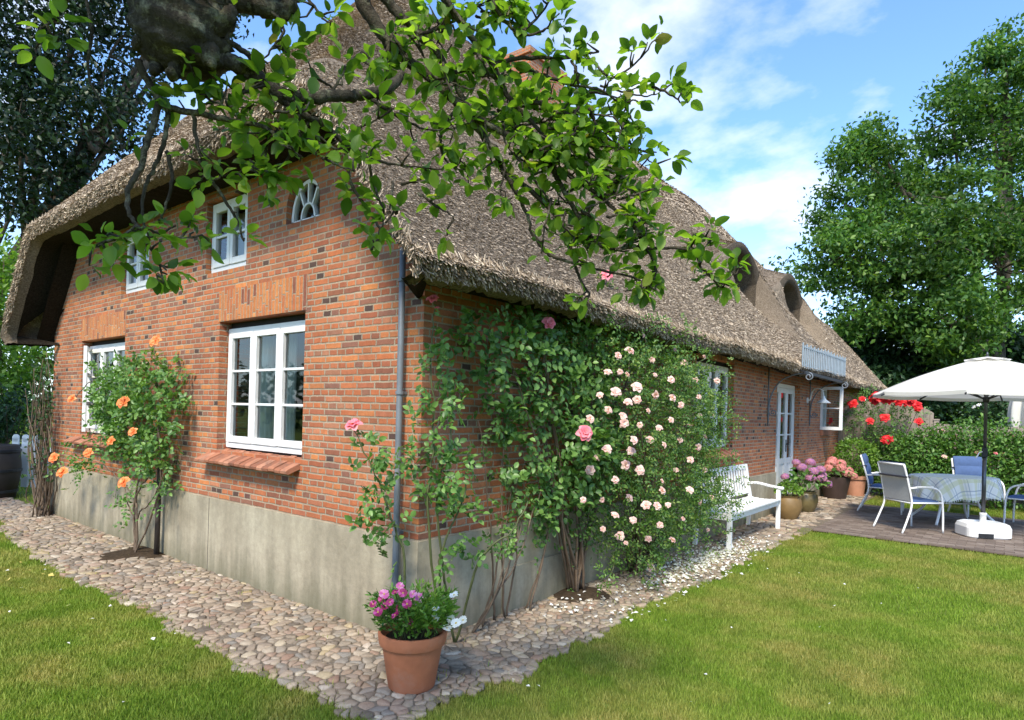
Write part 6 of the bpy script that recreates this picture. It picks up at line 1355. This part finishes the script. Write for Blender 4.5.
twig([(476, 118, 2.12), (515, 140, 2.14), (550, 165, 2.16), (585, 185, 2.18), (610, 205, 2.2), (632, 225, 2.2), (645, 240, 2.2)], .011, .004, 36)
twig([(506, 175, 2.15), (530, 190, 2.18), (555, 215, 2.2), (570, 245, 2.22), (578, 275, 2.22), (590, 295, 2.24)], .010, .004, 26)
twig([(533, 235, 2.2), (545, 250, 2.2), (556, 258, 2.2), (600, 270, 2.22), (635, 278, 2.22), (655, 290, 2.22)], .007, .003, 14)
twig([(550, 165, 2.16), (575, 210, 2.18), (600, 245, 2.2), (640, 248, 2.22), (688, 250, 2.24), (702, 268, 2.26), (722, 288, 2.28)], .009, .003, 16)
twig([(688, 250, 2.24), (700, 238, 2.25), (712, 240, 2.25)], .003, .0015, 70)
twig([(705, 270, 2.26), (722, 284, 2.28), (735, 272, 2.28)], .003, .0015, 90)
twig([(632, 225, 2.2), (650, 255, 2.22), (655, 275, 2.22), (640, 290, 2.22)], .005, .002, 55)
twig([(625, 225, 2.2), (642, 222, 2.2), (662, 232, 2.2)], .004, .002, 50)
twig([(560, 160, 2.18), (590, 165, 2.18), (620, 175, 2.18), (640, 200, 2.2)], .007, .003, 46)
twig([(490, 145, 2.15), (505, 165, 2.12), (500, 195, 2.12), (512, 205, 2.12)], .006, .002, 40)
twig([(455, 110, 2.1), (440, 140, 2.1), (450, 165, 2.1), (470, 170, 2.1)], .006, .002, 48)
twig([(520, 130, 2.13), (528, 165, 2.15), (545, 195, 2.16), (560, 205, 2.16)], .006, .002, 46)
twig([(570, 120, 2.15), (585, 150, 2.16), (600, 170, 2.17), (625, 190, 2.18)], .006, .002, 46)
twig([(400, 55, 2.08), (380, 65, 2.05), (392, 40, 2.05)], .004, .002, 45)
twig([(420, 35, 2.05), (445, 25, 2.06), (470, 10, 2.08), (500, -5, 2.1)], .006, .002, 42)
twig([(560, 235, 2.2), (590, 240, 2.2), (620, 250, 2.2)], .005, .002, 34)
twig([(520, 35, 2.06), (545, 8, 2.06), (560, -20, 2.06)], .005, .002, 40)
# filler twigs through the dense middle of the hanging branches
for (xa, ya, xb, yb, D0, cnt, dens) in ((440, 60, 600, 200, 2.14, 27, 38), (520, 60, 630, 150, 2.15, 12, 36), (540, 160, 650, 260, 2.2, 11, 34), (280, 110, 400, 200, 1.88, 12, 36), (215, 90, 290, 160, 1.83, 5, 36), (380, 10, 480, 70, 2.06, 10, 36), (470, 0, 560, 50, 2.08, 8, 38)):
    for _ in range(cnt):
        u = rng.uniform(); x = xa + (xb - xa) * u + rng.normal() * 18; y = ya + (yb - ya) * (u * .75 + rng.uniform() * .25) + rng.normal() * 16; D_ = D0 + rng.normal() * .07; a = rng.uniform(-.6, 1.9); l_ = rng.uniform(22, 48)
        ex, ey = x + l_ * math.cos(a), y + l_ * math.sin(a)
        if any(bx0 < q0 < bx1 and by0 < q1 < by1 for bx0, by0, bx1, by1 in ((268, 158, 336, 240), (500, 30, 570, 88), (200, 185, 262, 275)) for q0, q1 in ((x, y), (ex, ey))): continue
        twig([(x, y, D_), (x + l_ * .5 * math.cos(a) + rng.normal() * 3, y + l_ * .5 * math.sin(a), D_ + rng.normal() * .02), (x + l_ * math.cos(a), y + l_ * math.sin(a), D_ + rng.normal() * .03)], .005, .002, dens * .75)
# top left spray and right top corner spray
twig([(85, -40, 1.6), (70, -5, 1.6), (52, 20, 1.6), (40, 28, 1.6)], .004, .002, 40)
twig([(78, -30, 1.65), (92, 30, 1.66), (88, 75, 1.68), (110, 120, 1.7), (122, 150, 1.7)], .005, .002, 3)
twig([(196, -130, 1.72), (260, -60, 1.7), (300, -30, 1.7)], .02, .006, 20)
twig([(175, -10, 1.72), (190, -5, 1.68), (228, 5, 1.66)], .004, .002, 22)
# out-of-frame crown, so the tree is whole from other positions
for i in range(26):
    a = AB + RT * rng.uniform(-1.0, 2.6) + FW * rng.uniform(-1.6, 1.2) + np.array([0, 0, rng.uniform(3.9, 4.9)]); s0 = AB + RT * rng.uniform(.3, .9) + FW * rng.uniform(.1, .55) + np.array([0, 0, rng.uniform(2.7, 3.2)])
    s = limb([s0, (s0 + a) / 2 + np.array([0, 0, .25]), a], [.045, .008], 6, .003, 6); twigs.append((s[3:], 34))
P, D, Nn, L = [], [], [], []
spur = mbt
for s, dens in twigs:
    if dens <= 0: continue
    s = np.array(s); seg = np.linalg.norm(np.diff(s, axis=0), axis=1); tot = seg.sum(); ncl = max(1, int(round(tot * dens / 1.35))) ; cum = np.concatenate([[0], np.cumsum(seg)])
    for k in range(ncl):
        t = tot * (1 - rng.uniform(0, 1) ** 1.2 * .95) if k else tot; i = min(len(seg) - 1, int(np.searchsorted(cum, t) - 1)); i = max(i, 0); f = (t - cum[i]) / max(seg[i], 1e-6); p = s[i] * (1 - f) + s[i + 1] * f
        ax = unit(s[i + 1] - s[i]); od = unit(rng.normal(size=3) + np.array([0, 0, .35]) + ax * .5); e = p + od * rng.uniform(.015, .06); spur.tube(rel(at, [p, (p + e) / 2 + rng.normal(size=3) * .005, e]), [.004, .003, .0022], 5)
        nl = rng.integers(4, 8)
        for j in range(nl):
            dd = unit(od * .55 + rng.normal(size=3) * .75 + np.array([0, 0, -.12])); pe = e + dd * rng.uniform(.008, .025)
            P.append(pe); D.append(dd); Nn.append(unit(rng.normal(size=3) * .45 + np.array([0, 0, 1.0]))); L.append(rng.uniform(.026, .060))
mbt.build('trunk', M['bark_apple'], at, True)
leafobj('foliage', [leafcloud(np.array(P), np.array(D), np.array(Nn), np.array(L), .60, 2, fold=.18, droop=.22)], M['leaf_apple'], at, True)
